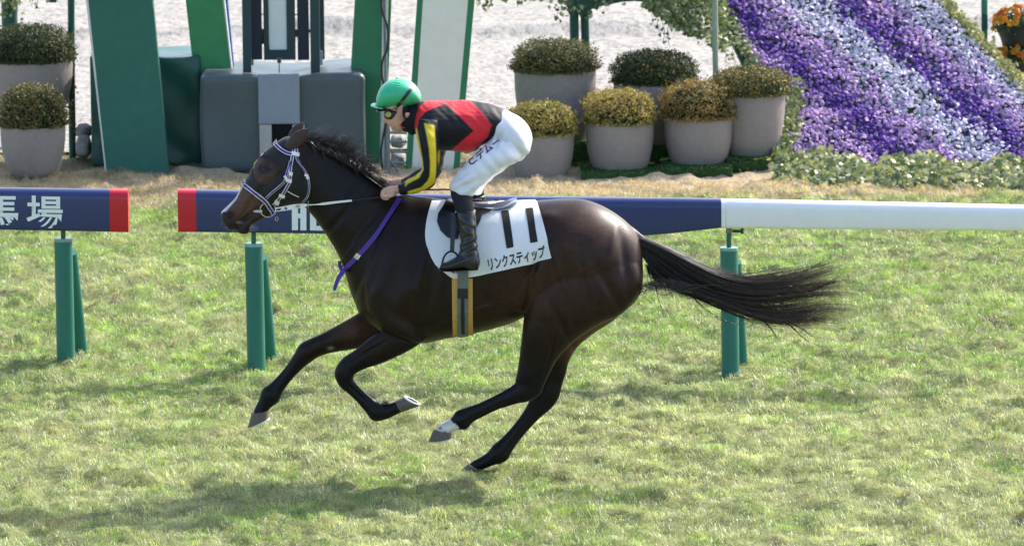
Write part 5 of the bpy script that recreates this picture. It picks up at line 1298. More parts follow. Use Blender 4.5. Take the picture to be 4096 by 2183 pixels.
def two_tone(name, pts, w, inner, mir=True, off=0.006):
    w = w*.88
    o = strap(zH, pts, w, HB2, off, -0.07, 0.003, 5, mir).build(name, WHT, bridle, False)
    i_ = strap(zH, pts, w*inner, HB2, off + 0.0022, -0.07, 0.003, 5, mir).build('purple_band', PUR, None, False); i_.parent = o
    return o
two_tone('browband', [(652, 270), (720, 335), (790, 378), (855, 393)], 44, 0.62)
two_tone('cheekpiece', [(868, 350), (845, 470), (835, 560), (825, 690), (790, 770), (740, 850), (690, 910), (640, 970)], 40, 0.5)
two_tone('noseband', [(285, 728), (370, 790), (460, 858), (550, 930), (610, 1020), (650, 1080)], 52, 0.55)
two_tone('cross_strap', [(830, 470), (800, 590), (765, 700), (700, 765), (620, 830), (560, 890)], 30, 0.62, False)
two_tone('throatlatch', [(900, 390), (905, 450), (960, 530), (1010, 600), (1045, 690), (1050, 790), (1030, 880), (970, 945)], 26, 0.6)
two_tone('crownpiece', [(895, 330), (905, 400)], 40, 0.6)
for pts, w in (([(845, 385), (925, 400)], 40), ([(815, 610), (855, 620)], 40), ([(800, 690), (845, 695)], 40), ([(1000, 620), (1040, 640)], 30), ([(1020, 650), (1050, 665)], 30), ([(700, 850), (765, 870)], 36), ([(650, 920), (700, 945)], 46), ([(770, 640), (800, 700)], 30)):
    strap(zH, pts, w, HB2, 0.0115, -0.07, 0.003, 3).build('keeper', WHT, bridle, False)
yb = proj(*zH(560, 1000), HB2, 0.012)[1]
rg = [P(*zH(577 + 88*math.cos(a), 1027 + 88*math.sin(a)*0.95), yb - 0.006) for a in np.linspace(0, 2*math.pi, 29)]
mb = MB(); mb.tube(rg, 0.0034, 8, False); mb.build('bit_ring', STL, bridle, True)
mb = MB(); mb.tube([P(*zH(415, 1045), yb + .012), P(*zH(440, 1044), yb), P(*zH(512, 1046), yb - .004)], [0.004, 0.0075, 0.0085], 10); mb.build('bit_mouthpiece', mat('bit_rubber_pale', srgb(190, 188, 182), 0.5, 0.4), bridle, True)
mb = MB()
mb.tube([P(*zH(580, 1110), yb), P(*zH(620, 1120), yb - .004), P(*zH(650, 1110), yb)], [0.007, 0.010, 0.006], 8); mb.build('chin_strap_knot', PUR, bridle, True)
mb = MB(); mb.tube([P(*zH(676 + 18*math.cos(a), 1130 + 22*math.sin(a)), yb) for a in np.linspace(0, 2*math.pi, 15)], 0.0024, 6, False); mb.build('small_ring', STL, bridle, True)
mb = MB(); mb.tube([P(*zH(1040, 925), -0.125), P(*zH(1036, 1005), -0.125)], 0.003, 6); mb.build('rein_ring', STL, bridle, True)
strap(zH, [(800, 810), (860, 845), (930, 875)], 9, HB2, 0.006, -.1, 0.002, 4).build('hood_tie', WHT, hood, False)
reins = empty('reins', tuple(P(*zH(700, 1020), -0.1))); tag(reins, 'taut reins running from the bit to the jockey hand', 'reins')
def ribbon(mp, pts, ys, w, name, m_, parent):
    A = resample(np.array([(a, b, y, c_) for (a, b), y, c_ in zip(pts, ys, w)], float), 24); mb = MB(); V_ = []
    for i, r_ in enumerate(A):
        a = A[max(i-1, 0)]; b = A[min(i+1, 23)]; t = (b - a)[:2]; t /= np.linalg.norm(t); nr = np.array([t[1], -t[0]])
        for s_ in (-1, 1):
            for d_ in (0, 0.003): p_ = P(*mp(r_[0] + nr[0]*s_*r_[3]/2, r_[1] + nr[1]*s_*r_[3]/2), r_[2]); V_.append((p_[0], p_[1] + d_, p_[2]))
    Fc_ = []
    for i in range(23):
        a = i*4
        Fc_ += [(a, a+4, a+6, a+2), (a+1, a+3, a+7, a+5), (a, a+1, a+5, a+4), (a+2, a+6, a+7, a+3)]
    mb.add(V_, Fc_ + [(0, 2, 3, 1), (92, 93, 95, 94)]); return mb.build(name, m_, parent)
r1 = ribbon(zE, [(458, 712), (520, 704), (600, 690), (690, 678)], [yb-.012, -0.10, -0.115, -0.125], [30, 32, 34, 20], 'bit_end', WHT, reins)
ribbon(zE, [(465, 714), (500, 708)], [yb-.016, -.1045], [12, 14], 'purple_band', PUR, reins); ribbon(zE, [(528, 704), (545, 702)], [-.107, -.109], [16, 16], 'purple_band', PUR, reins); ribbon(zE, [(610, 690), (640, 684)], [-.121, -.124], [20, 18], 'buckle', STL, reins)
ribbon(zE, [(690, 678), (760, 674), (820, 668), (900, 658), (1020, 645)], [-0.125, -.135, -.145, -.15, -.155], [7, 7, 18, 16, 14], 'white_length', WHT, reins)
ribbon(zE, [(1020, 645), (1120, 633), (1240, 620), (1290, 615)], [-.155, -.155, -.145, -.12], [8, 7, 8, 8], 'dark_length', mat('rein_black', (0.012, 0.012, 0.014), 0.5, 0.4), reins)
ns = empty('neck_strap', tuple(proj(*zE(1100, 1000), HB, 0.01))); tag(ns, 'purple neck strap with buckle and loose end on the horse shoulder', 'strap')
strap(zE, [(1372, 632), (1300, 745), (1210, 880), (1120, 990), (1060, 1055), (1005, 1115), (955, 1165)], 34, HB, 0.006, -.12, 0.003, 5).build('strap_band', PUR, ns)
ribbon(zE, [(965, 1155), (930, 1200), (905, 1255), (892, 1303)], [-.17, -.2, -.205, -.2], [34, 32, 28, 20], 'loose_end', PUR, ns)
strap(zE, [(935, 1085), (935, 1120), (950, 1150), (985, 1150)], 30, HB, 0.005, -.05, 0.003, 4).build('chest_loop', PUR, ns)
strap(zE, [(1048, 1042), (1080, 1062)], 38, HB, 0.0095, -.12, 0.002, 2).build('buckle', STL, ns)

# saddle cloth: laid over the back, both sides
cl_poly = [(250, 207), (350, 206), (450, 215), (600, 222), (760, 215), (920, 208), (1060, 203), (1075, 215), (1115, 340), (1150, 480), (1192, 650), (1000, 702), (800, 748), (600, 792), (455, 815), (440, 820), (400, 800), (330, 750), (270, 690), (225, 600), (200, 490), (205, 390), (225, 290)]
cl_s = [tuple(p_) for p_ in crom(np.array(cl_poly[10:] + cl_poly[:1], float), 5)]
cl_poly = cl_poly[:10] + cl_s[:-1]
me = drape(zG, cl_poly, 22, HB, 0.007, 0.0)
bm = bmesh.new(); bm.from_mesh(me); 
bmesh.ops.smooth_vert(bm, verts=[v for v in bm.verts if not v.is_boundary], factor=0.4, use_axis_x=False, use_axis_y=True, use_axis_z=False)
g_ = bmesh.ops.duplicate(bm, geom=bm.verts[:] + bm.edges[:] + bm.faces[:])['geom']
for v in [x for x in g_ if isinstance(x, bmesh.types.BMVert)]: v.co.y = -v.co.y
bmesh.ops.recalc_face_normals(bm, faces=bm.faces); bm.to_mesh(me); bm.free()
CLM = mat('saddle_cloth_white', srgb(216, 218, 222), 0.5, 0.35, 0.03, 10, bump=0.25, bscale=12, bdist=0.01)
cloth = part('saddle_cloth', me, CLM, None); tag(cloth, 'white saddle cloth with the number 11 and black characters', 'saddle cloth')
CB = bvh_of(hm, me)
INK = mat('black_print', (0.012, 0.012, 0.014), 0.6, 0.3, 0.05, 20)
for quad in ([(793, 287), (800, 283), (846, 279), (853, 284), (880, 470), (891, 558), (888, 566), (842, 575), (835, 572), (815, 440)], [(985, 267), (992, 263), (1036, 259), (1043, 264), (1065, 430), (1080, 518), (1077, 525), (1030, 533), (1022, 530), (1005, 400)]):
    o = link('number_digit', drape(zG, quad, 16, CB, 0.003, -.2), INK); o.parent = cloth
o = link('name_lettering', text_on('リンクスティップ', [(704, 752), (1142, 648), (684, 655), (1132, 550)], zG, CB, 0.003, -.25, 0.022), INK); o.parent = cloth
o = link('small_lettering', text_on('41', [(402, 772), (447, 770), (400, 745), (446, 743)], zG, CB, 0.003, -.25, 0.03), INK); o.parent = cloth
# girth
girth = empty('girth', tuple(proj(*zG(495, 1000), HB, 0.01))); tag(girth, 'grey elastic girth on a tan under-strap round the horse belly', 'girth')
TAN = mat('girth_tan', srgb(190, 150, 84), 0.6, 0.3, 0.08, 30); GRY = mat('girth_grey', srgb(98, 108, 110), 0.5, 0.4, 0.06, 40)
strap(zG, [(490, 810), (490, 950), (490, 1100), (492, 1190), (494, 1252)], 160, HB, 0.006, -.12, 0.004, 5).build('tan_understrap', TAN, girth)
o = strap(zG, [(496, 735), (494, 900), (492, 1050), (491, 1170), (492, 1254)], 82, HB, 0.013, -.12, 0.003, 5).build('elastic_band', GRY, girth)
i_ = strap(zG, [(493, 885), (492, 960)], 80, HB, 0.017, -.12, 0.003, 3).build('dark_sleeve', mat('girth_dark', (0.02, 0.022, 0.024), 0.6, 0.3), None); i_.parent = o
i_ = strap(zG, [(492, 960), (491, 1100), (492, 1230)], 26, HB, 0.0165, -.12, 0.002, 4).build('dark_stripe', MATS['girth_dark'], None); i_.parent = o
# saddle
BLK = mat('black_gloss_leather', (0.007, 0.007, 0.009), 0.2, 0.35, 0.1, 20, coat=0.25)
LEA = mat('black_leather', (0.012, 0.012, 0.014), 0.4, 0.5, 0.1, 20)
saddle = empty('saddle', tuple(P(*zG(500, 230), 0))); tag(saddle, 'small black racing saddle with glossy flap under the jockey', 'saddle')
fl = drape(zG, [(360, 205), (420, 195), (470, 230), (490, 330), (480, 430), (455, 505), (420, 510), (370, 490), (320, 440), (292, 370), (300, 310), (340, 250)], 18, CB, 0.012, -.1)
part('flap', fl, BLK, saddle)
FB = bvh_of(hm, me, fl)
mb = MB(); mb.add(*loft(np.array([sec(zG, 380, 190, 390, 235, 0, 0.09), sec(zG, 450, 205, 450, 245, 0, 0.10), sec(zG, 560, 222, 560, 250, 0, .11), sec(zG, 600, 234, 605, 262, 0, .12), sec(zG, 700, 244, 705, 272, 0, .13), sec(zG, 800, 225, 812, 258, 0, .135), sec(zG, 870, 205, 885, 232, 0, .12), sec(zG, 915, 197, 920, 208, 0, .08)]), 20, 4))
mb.build('seat', mat('saddle_seat_grey', srgb(62, 72, 86), 0.25, 0.5, 0.08, 20, coat=0.4), saddle, True)
part('panel', drape(zG, [(575, 262), (725, 280), (705, 300), (645, 318), (630, 370), (605, 420), (580, 430), (560, 330)], 16, CB, 0.012, -.1), LEA, saddle)
part('cantle', drape(zG, [(560, 230), (640, 246), (720, 248), (800, 230), (880, 207), (920, 199), (912, 214), (850, 245), (760, 274), (680, 278), (590, 268)], 16, CB, 0.018, -.05), MATS['saddle_seat_grey'], saddle)
mb = MB(); mb.tube([P(*zG(660, 240), .02), P(*zG(788, 186), .02)], 0.004, 8); mb.build('seat_strap', mat('strap_olive', (0.12, 0.11, 0.06), 0.6, 0.3), saddle, True)
YB = -0.36
stir = empty('stirrup', tuple(P(*zG(400, 600), YB))); tag(stir, 'black stirrup iron on a leather strap around the jockey boot', 'stirrup')
ribbon(zG, [(420, 300), (416, 420), (412, 520), (408, 600)], [-.29, -.32, -.34, -.35], [38, 38, 36, 34], 'stirrup_leather', LEA, stir)
mb = MB(); pth = crom([P(*zG(*p_), YB) for p_ in ((312, 742), (330, 700), (340, 655), (362, 618), (395, 600), (430, 608), (455, 640), (470, 690), (474, 742))], 4); mb.tube(pth, 0.0058, 10); mb.build('iron', BLK, stir, True)
mb = MB(); mb.add(*loft(np.array([sec(zG, 300, 732, 305, 752, YB, .03), sec(zG, 390, 736, 390, 756, YB, .04), sec(zG, 474, 734, 474, 754, YB, .03)]), 12, 3)); mb.build('tread', LEA, stir, True)
# ------------------------------------------------------------------ jockey
jk = empty('person', tuple(P(*zF(1100, 600), 0))); tag(jk, 'jockey crouching over the horse in a black, red and yellow jacket and green helmet', 'person')
SKIN = mat('skin', (0.52, 0.30, 0.22), 0.5, 0.4, 0.06, 25)
def fsec(rows): return np.array([sec(zF, *r_) for r_ in rows])
tors = fsec([(470, 345, 450, 520, 0, .07), (500, 303, 490, 600, 0, .15), (560, 282, 560, 670, 0, .195), (640, 272, 640, 702, 0, .205), (750, 268, 750, 714, 0, .195), (880, 272, 880, 720, 0, .18), (1000, 283, 990, 712, 0, .168), (1110, 302, 1070, 660, 0, .16), (1200, 328, 1140, 620, 0, .155), (1260, 350, 1180, 610, 0, .15)])
def arm(sgn):
    if sgn < 0:
        return fsec([(500, 430, 690, 440, -.14, .07), (478, 520, 672, 560, -.185, .072), (490, 640, 668, 660, -.205, .068), (520, 770, 664, 785, -.21, .062), (536, 868, 660, 915, -.205, .058), (508, 912, 642, 1012, -.19, .056), (455, 946, 562, 1062, -.165, .051), (395, 978, 470, 1092, -.14, .047), (340, 1008, 380, 1100, -.125, .042), (318, 1018, 330, 1098, -.12, .038)])
    return fsec([(540, 440, 730, 450, .14, .07), (548, 540, 735, 560, .18, .07), (560, 650, 730, 670, .19, .066), (575, 760, 722, 780, .19, .06), (568, 850, 690, 920, .18, .056), (530, 865, 620, 980, .16, .052), (460, 905, 520, 1000, .13, .047), (390, 945, 430, 1020, .10, .042), (318, 985, 335, 1040, .07, .036)])
def fat_arm(s_):
    A = arm(s_); A[1:] = fatten(A[1:], 1.07); return A
jm = union([loft(tors, 32, 4), loft(fat_arm(-1), 20, 4), loft(fat_arm(1), 20, 4)], 0.0045, 4, 'jacket')
V = verts(jm); N = normals(jm); nn_ = np.array([mnoise.noise(Vector((p[0]*7, p[1]*7, p[2]*16))) * .006 + mnoise.noise(Vector(((p[0] + p[2])*30, p[1]*14, (p[0] - p[2])*9))) * .0035 for p in V])
V = V + N * nn_[:, None]; set_verts(jm, V)
def uvz(V, x0, y0, s): 
    q_ = V - CAM; w_ = q_ @ _fw; return ((CX + F*(q_ @ _rt)/w_) - x0)*s, ((CY - F*(q_ @ _up)/w_) - y0)*s
U, W = uvz(V, 1450, 280, 2.215)
black = np.array([0.007, 0.007, 0.012]); red = np.array([0.60, 0.022, 0.035]); yel = np.array([0.66, 0.50, 0.03])
c = np.tile(black, (len(V), 1))
def soft(poly):
    r_ = 0
    for dx_ in (-4.5, -1.5, 1.5, 4.5):
        for dy_ in (-4.5, -1.5, 1.5, 4.5): r_ = r_ + inpoly(U + dx_, W + dy_, poly).astype(float)
    return r_ / 16
def lay(c, w_, col): return c*(1-w_[:, None]) + col*w_[:, None]
r1 = soft([(745, 298), (640, 274), (640, 240), (480, 270), (440, 420), (455, 600), (478, 540), (500, 440), (560, 375), (640, 335)])
r2 = soft([(745, 298), (640, 274), (700, 230), (950, 240), (955, 276), (1050, 370), (1145, 490), (1110, 595), (965, 735), (770, 725), (985, 540)])
c = lay(c, np.clip(r1 + r2, 0, 1), red)
# the sleeve cap in front of the chest stays black
cap = soft([(560, 375), (500, 440), (478, 540), (470, 600), (690, 700), (720, 500), (640, 335)]); c = lay(c, cap*(1-r1), black)
y1 = soft([(545, 470), (635, 492), (645, 600), (655, 760), (651, 900), (640, 1003), (540, 1072), (410, 1105), (398, 1078), (520, 1040), (575, 985), (595, 940), (600, 830), (590, 700), (570, 590)])
y2 = soft([(455, 545), (480, 515), (505, 640), (530, 780), (541, 880), (502, 955), (400, 1008), (378, 1034), (378, 980), (470, 940), (515, 880), (500, 760), (470, 640)])
near = V[:, 1] < -0.06
c = lay(c, np.clip(y1 + y2, 0, 1)*near, yel)
y3 = soft([(663, 690), (690, 700), (684, 800), (672, 850), (660, 850)]) + soft([(405, 972), (470, 938), (500, 930), (495, 950), (412, 988)])
c = lay(c, np.clip(y3, 0, 1)*(V[:, 1] > 0.0), yel)
set_col(jm, c)
SILK = mat('jacket_silk', attr=True, rough=0.55, spec=0.25, var=0.06, scale=20, bump=0.12, bscale=45, bdist=0.006)
jacket = part('jacket', jm, SILK, jk)
# breeches
pel = fsec([(1225, 350, 1130, 600, 0, .145), (1300, 366, 1190, 660, 0, .165), (1390, 420, 1270, 720, 0, .18), (1460, 490, 1350, 760, 0, .175), (1494, 570, 1410, 765, 0, .145), (1502, 620, 1455, 745, 0, .10), (1500, 650, 1480, 710, 0, .05)])
def thigh(sgn, dx=0, dy=0):
    y = [-.085, -.12, -.15, -.175, -.195, -.205, -.21]
    rows = [(1150, 590, 1400, 660), (1070, 668, 1400, 780), (1000, 725, 1270, 855), (920, 815, 1150, 935), (848, 905, 1075, 1005), (780, 985, 1030, 1050), (765, 1040, 1000, 1110), (790, 1085, 975, 1128)]
    y = y + [-.21]; hw = [.10, .105, .10, .092, .085, .078, .072, .06]
    return np.array([sec(zF, a+dx, b+dy, c_+dx, d_+dy, sgn*abs(yy), w_) for (a, b, c_, d_), yy, w_ in zip(rows, y, hw)])
brm = union([loft(pel, 28, 4), loft(thigh(-1), 24, 4), loft(thigh(1, 55, -18), 24, 4)], 0.0062, 4, 'breeches')
V = verts(brm); N = normals(brm)
ax = np.array([0.78, 0, 0.62])
nn_ = np.array([mnoise.noise(Vector(((p[0]*.78 + p[2]*.62)*26, p[1]*8, (p[0]*.62 - p[2]*.78)*6))) * .007 + mnoise.noise(Vector((p[0]*9, p[1]*9, p[2]*9))) * .004 for p in V])
U, W = uvz(V, 1450, 280, 2.215)
knee = np.exp(-((U - 900)/120)**2 - ((W - 1000)/90)**2)
nn_ += knee * .012 * np.sin((U*.5 + W*.9) / 16) + .009*np.exp(-((U-1190)/70)**2 - ((W-610)/70)**2) * np.sin((U + .4*W)/13)
set_verts(brm, V + N * nn_[:, None])
BRE = mat('breeches_white', srgb(212, 215, 224), 0.5, 0.3, 0.02, 12, bump=0.08, bscale=40, bdist=0.004)
br = part('breeches', brm, BRE, jk); BB = bvh_of(brm)
o = link('breeches_lettering', text_on('C.デムー', [(966, 854), (1232, 646), (922, 796), (1188, 588)], zF, BB, 0.0025, -.2, 0.014, 0.2), INK); o.parent = br
# lower legs: socks and boots
def gsec(rows): return np.array([sec(zG, *r_) for r_ in rows])
sk = gsec([(395, 105, 570, 160, -.215, .06), (400, 165, 570, 200, -.235, .06), (425, 235, 575, 232, -.26, .058), (440, 300, 585, 285, -.285, .056)])
SOCK = mat('sock_black', (0.012, 0.013, 0.018), 0.75, 0.25, 0.1, 40, bump=0.1, bscale=120, bdist=0.002)
mb = MB(); mb.add(*loft(sk, 24, 5)); mb.build('sock', SOCK, jk, True)
sf = sk.copy()
for r_ in sf: r_[1] *= -1; r_[4] *= -1; r_[0] += .055; r_[3] += .055; r_[2] += .01; r_[5] += .01
mb = MB(); mb.add(*loft(sf, 20, 4)); mb.build('sock', SOCK, jk, True)
bt = gsec([(436, 283, 586, 268, -.285, .060), (445, 350, 590, 345, -.30, .060), (468, 430, 596, 432, -.315, .056), (478, 520, 600, 520, -.33, .050), (470, 590, 606, 590, -.345, .046), (462, 640, 618, 650, -.355, .046), (470, 690, 620, 700, -.36, .044), (490, 725, 605, 738, -.36, .040)])
ftt = gsec([(615, 640, 618, 735, -.358, .036), (560, 610, 560, 738, -.36, .044), (490, 618, 490, 738, -.36, .046), (430, 650, 430, 742, -.362, .047), (370, 680, 370, 745, -.364, .044), (335, 694, 335, 742, -.365, .034), (318, 712, 318, 735, -.365, .016)])
bt = fatten(bt, 1.1); bt[:, 6] *= 1.05; ftt = fatten(ftt, 1.07)
btm = union([loft(bt, 24, 4), loft(ftt, 24, 4)], 0.0055, 3, 'boot')
V = verts(btm); N = normals(btm); U, W = uvz(V, 1600, 700, 1.961)
wr_ = np.exp(-((W - 560)/70)**2) * .0030 * np.sin((W + .35*U)/11.0 + .012*U) + np.exp(-((W-420)/90)**2) * .0016*np.sin((W - .5*U)/13.0)
set_verts(btm, V + N * wr_[:, None])
o = part('boot', btm, BLK, jk)
mb = MB(); mb.add(*loft(gsec([(612, 732, 612, 744, -.36, .034), (520, 734, 520, 747, -.362, .042), (400, 742, 400, 754, -.364, .044), (330, 740, 330, 750, -.365, .03)]), 14, 3)); i_ = mb.build('boot_sole', LEA, None, True); i_.parent = o
btf = btm.copy(); Vf = verts(btf); Vf[:, 1] *= -1; Vf[:, 0] += .055; set_verts(btf, Vf); btf.flip_normals(); part('boot', btf, BLK, jk)

# head, neck and hands: one continuous skin mesh carried by the body inside the clothes
def jsec(rows): return np.array([sec(zJ, *r_) for r_ in rows])
face = jsec([(360, 560, 900, 560, 0, .066), (338, 690, 880, 690, 0, .070), (345, 780, 870, 790, 0, .071), (368, 850, 860, 870, 0, .070), (395, 930, 850, 960, 0, .066), (420, 1010, 830, 1030, 0, .060), (455, 1070, 800, 1090, 0, .052), (520, 1140, 780, 1150, 0, .044), (575, 1185, 745, 1195, 0, .032), (625, 1212, 705, 1215, 0, .016)])
nose = jsec([(372, 830, 470, 850, 0, .010), (345, 900, 470, 900, 0, .013), (332, 965, 470, 950, 0, .017), (345, 1005, 470, 985, 0, .018), (385, 1022, 470, 1010, 0, .012)])
lipu = jsec([(432, 1020, 520, 1020, 0, .020), (428, 1048, 530, 1045, 0, .026), (448, 1068, 540, 1068, 0, .022)])
lipl = jsec([(510, 1108, 600, 1100, 0, .022), (522, 1135, 600, 1130, 0, .026), (548, 1158, 620, 1150, 0, .024)])
brow = jsec([(330, 700, 430, 700, 0, .05), (326, 740, 430, 740, 0, .055), (345, 775, 430, 775, 0, .05)])
earr = jsec([(800, 790, 900, 800, -.072, .010), (790, 840, 890, 850, -.076, .012), (800, 900, 850, 905, -.072, .009)])
neckb = jsec([(700, 900, 980, 640, 0, .055), (800, 1080, 1080, 660, 0, .055), (960, 1150, 1200, 680, 0, .06), (1150, 1150, 1350, 700, 0, .08)])
inner = tors.copy(); inner[:, 6] *= .86
for r_ in inner:
    m0 = (r_[0:3] + r_[3:6]) / 2; r_[0:3] = m0 + (r_[0:3] - m0)*.86; r_[3:6] = m0 + (r_[3:6] - m0)*.86
def shrink(A, k):
    A = A.copy(); A[:, 6] *= k; m0 = (A[:, 0:3] + A[:, 3:6]) / 2; A[:, 0:3] = m0 + (A[:, 0:3]-m0)*k; A[:, 3:6] = m0 + (A[:, 3:6]-m0)*k; return A
def tub(pts, rad, mp, ys):
    mb_ = MB(); A = resample(np.array([(a, b, y, r_) for (a, b), y, r_ in zip(pts, ys, rad)], float), 10)
    mb_.tube([P(*mp(r_[0], r_[1]), r_[2]) for r_ in A], [r_[3] for r_ in A], 10); return mb_.V, mb_.F
def hand(dx, dy, yc, sg):
    sh = [loft(np.array([sec(zR, 800+dx, 370+dy, 800+dx, 590+dy, yc, .023), sec(zR, 735+dx, 365+dy, 735+dx, 605+dy, yc, .026), sec(zR, 620+dx, 378+dy, 640+dx, 655+dy, yc, .032), sec(zR, 500+dx, 392+dy, 520+dx, 690+dy, yc, .037), sec(zR, 410+dx, 420+dy, 440+dx, 690+dy, yc, .036), sec(zR, 370+dx, 470+dy, 400+dx, 640+dy, yc, .032)]), 18, 4)]
    for i, (yo, L, dv) in enumerate(((-.030, 1.0, 26), (-.010, 1.06, 6), (.010, 1.0, 0), (.029, .84, 12))):
        sh.append(tub([(400+dx, 480+dy+dv), (330+dx - 18*L, 530+dy+dv), (275+dx - 25*(L-1), 640+dy+dv*.6), (310+dx, 730+dy), (400+dx, 752+dy), (470+dx, 730+dy)], [.0125, .0118, .0108, .0102, .0095, .008], zR, [yc + sg*yo*.8, yc + sg*yo, yc + sg*yo, yc + sg*yo, yc + sg*yo*.9, yc + sg*yo*.8]))
    sh.append(tub([(610+dx, 600+dy), (500+dx, 660+dy), (390+dx, 675+dy), (262+dx, 668+dy)], [.015, .0135, .0118, .009], zR, [yc - sg*.030, yc - sg*.042, yc - sg*.044, yc - sg*.038]))
    return sh
body_sh = [loft(face, 26, 4), loft(nose, 14, 4), loft(lipu, 14, 3), loft(lipl, 14, 3), loft(brow, 14, 3), loft(earr, 12, 3), loft(neckb, 20, 4), loft(inner, 20, 3), loft(shrink(arm(-1), .72), 14, 3), loft(shrink(arm(1), .72), 14, 3),
           loft(shrink(pel, .86), 20, 3), loft(shrink(thigh(-1), .8), 16, 3), loft(shrink(thigh(1, 55, -18), .8), 16, 3), loft(shrink(sk, .85), 14, 3), loft(shrink(sf, .85), 14, 3)]
body_sh += hand(0, 0, -.115, 1) + hand(20, -190, .055, -1)
bodm = union(body_sh, 0.0034, 2, 'body')
V = verts(bodm); U, W = uvz(V, 1470, 300, 5.282); hn = fbm(U/40, W/40, 3, 3)
c = np.tile(np.array([0.58, 0.34, 0.255]), (len(V), 1)) * (0.92 + .16*hn[:, None])
def jb(x, y, rx, ry): return np.exp(-((U-x)/rx)**2 - ((W-y)/ry)**2)
def cm(c, w_, k): return c*(1-w_[:, None]) + np.array(k)*w_[:, None]
c = cm(c, np.clip(jb(375, 980, 60, 50), 0, 1)*.7, (0.56, 0.20, 0.17)); c = cm(c, np.clip(jb(480, 1055, 50, 16) + jb(560, 1125, 50, 22), 0, 1)*.7, (0.48, 0.17, 0.15))
c = cm(c, np.clip(jb(690, 880, 80, 90) + jb(640, 1180, 120, 50), 0, 1)*.45, (0.36, 0.20, 0.12))
set_col(bodm, c)
SK = mat('skin_attr', attr=True, rough=0.48, spec=0.4, var=0.04, scale=40)
part('body', bodm, SK, jk)
mb = MB(); mb.add(*loft(jsec([(470, 1085, 530, 1080, 0, .018), (462, 1105, 548, 1095, 0, .024), (490, 1125, 545, 1120, 0, .018)]), 12, 3)); mb.build('teeth', mat('mouthguard_white', (0.85, 0.85, 0.85), 0.3, 0.4), jk, True)
# hair at the temple, neck warmer
mb = MB(); mb.add(*loft(jsec([(720, 640, 900, 640, 0, .074), (700, 760, 880, 770, 0, .0755), (730, 860, 850, 860, 0, .074), (770, 880, 830, 880, 0, .07)]), 18, 3)); mb.build('ear_cover', mat('knit_black', (0.012, 0.013, 0.02), 0.8, 0.2, 0.1, 60, bump=0.3, bscale=150, bdist=0.003), jk, True)
nwm = union([loft(jsec([(890, 600, 745, 1090, 0, .064), (930, 590, 760, 1190, 0, .070), (1000, 575, 830, 1210, 0, .075), (1060, 560, 910, 1262, 0, .080), (1130, 560, 985, 1262, 0, .085), (1200, 560, 1050, 1180, 0, .09)]), 24, 4), loft(jsec([(680, 985, 800, 950, 0, .060), (700, 1080, 800, 1050, 0, .060), (745, 1180, 850, 1150, 0, .05)]), 16, 3)], 0.005, 3, 'neck_warmer')
V = verts(nwm); N = normals(nwm); set_verts(nwm, V + N*np.array([mnoise.noise(Vector((p[0]*30, p[1]*14, p[2]*12)))*.004 for p in V])[:, None])
part('neck_warmer', nwm, MATS['knit_black'], jk)
mb = MB(); mb.tube([P(*zJ(700, 1040), -.062), P(*zJ(735, 1110), -.06), P(*zJ(790, 1120), -.07)], .004, 6); mb.build('collar_trim', mat('red_trim', (0.4, 0.03, 0.03), 0.6, 0.3), jk, True)
# helmet with silk cap, peak, straps, goggles
hel = jsec([(178, 590, 180, 684, 0, .030), (190, 470, 200, 690, 0, .062), (245, 318, 260, 692, 0, .088), (330, 208, 345, 690, 0, .102), (450, 122, 460, 684, 0, .111), (600, 78, 605, 672, 0, .115), (740, 82, 745, 664, 0, .115), (870, 118, 870, 652, 0, .111), (970, 178, 965, 636, 0, .102), (1060, 275, 1050, 605, 0, .086), (1115, 380, 1108, 570, 0, .062), (1138, 460, 1130, 520, 0, .03)])
helm = union([loft(hel, 36, 5)], 0.0042, 5, 'helmet'); V = verts(helm); N = normals(helm); U, W = uvz(V, 1470, 300, 5.282)
cap_w = np.exp(-((W - 205)/75)**2) * np.clip(1 - np.abs(U-640)/260, 0, 1)
wrk = cap_w * .0022*np.sin((W + 0.0016*(U-640)**2)/8.0) + .0012*np.exp(-((W-600)/50)**2)*np.sin(U/40) + .0010*np.exp(-((U-425)/10)**2)
set_verts(helm, V + N*wrk[:, None])
HELM = mat('helmet_silk_green', srgb(58, 178, 132), 0.34, 0.4, 0.03, 10, bump=0.05, bscale=40, bdist=0.003)
hlm = part('helmet', helm, HELM, jk)
mb = MB(); mb.add(*loft(jsec([(70, 640, 75, 650, 0, .035), (100, 612, 105, 672, 0, .058), (150, 608, 165, 688, 0, .075), (230, 640, 240, 694, 0, .088), (330, 668, 335, 696, 0, .09)]), 20, 4)); i_ = mb.build('peak', mat('peak_pale_green', srgb(150, 214, 184), 0.35, 0.4), None, True); i_.parent = hlm
mb = MB(); k = P(*zJ(618, 75), 0); mb.tube([k - np.array([0, 0, .004]), k + np.array([0, 0, .004])], [.008, .006], 12); i_ = mb.build('button', HELM, None, True); i_.parent = hlm
HLB = bvh_of(helm, bodm)
gog = empty('goggles_placeholder'); bpy.data.objects.remove(gog)
GBL = mat('goggle_black', (0.012, 0.012, 0.013), 0.35, 0.5); BRS = mat('brass_buckle', (0.6, 0.5, 0.22), 0.3, 0.5, metal=.6)
s_ = strap(zJ, [(585, 730), (650, 640), (720, 550), (800, 455), (880, 350), (940, 285), (1010, 228)], 62, HLB, .004, -.11, .003, 5, True).build('goggle_strap', GBL, jk)
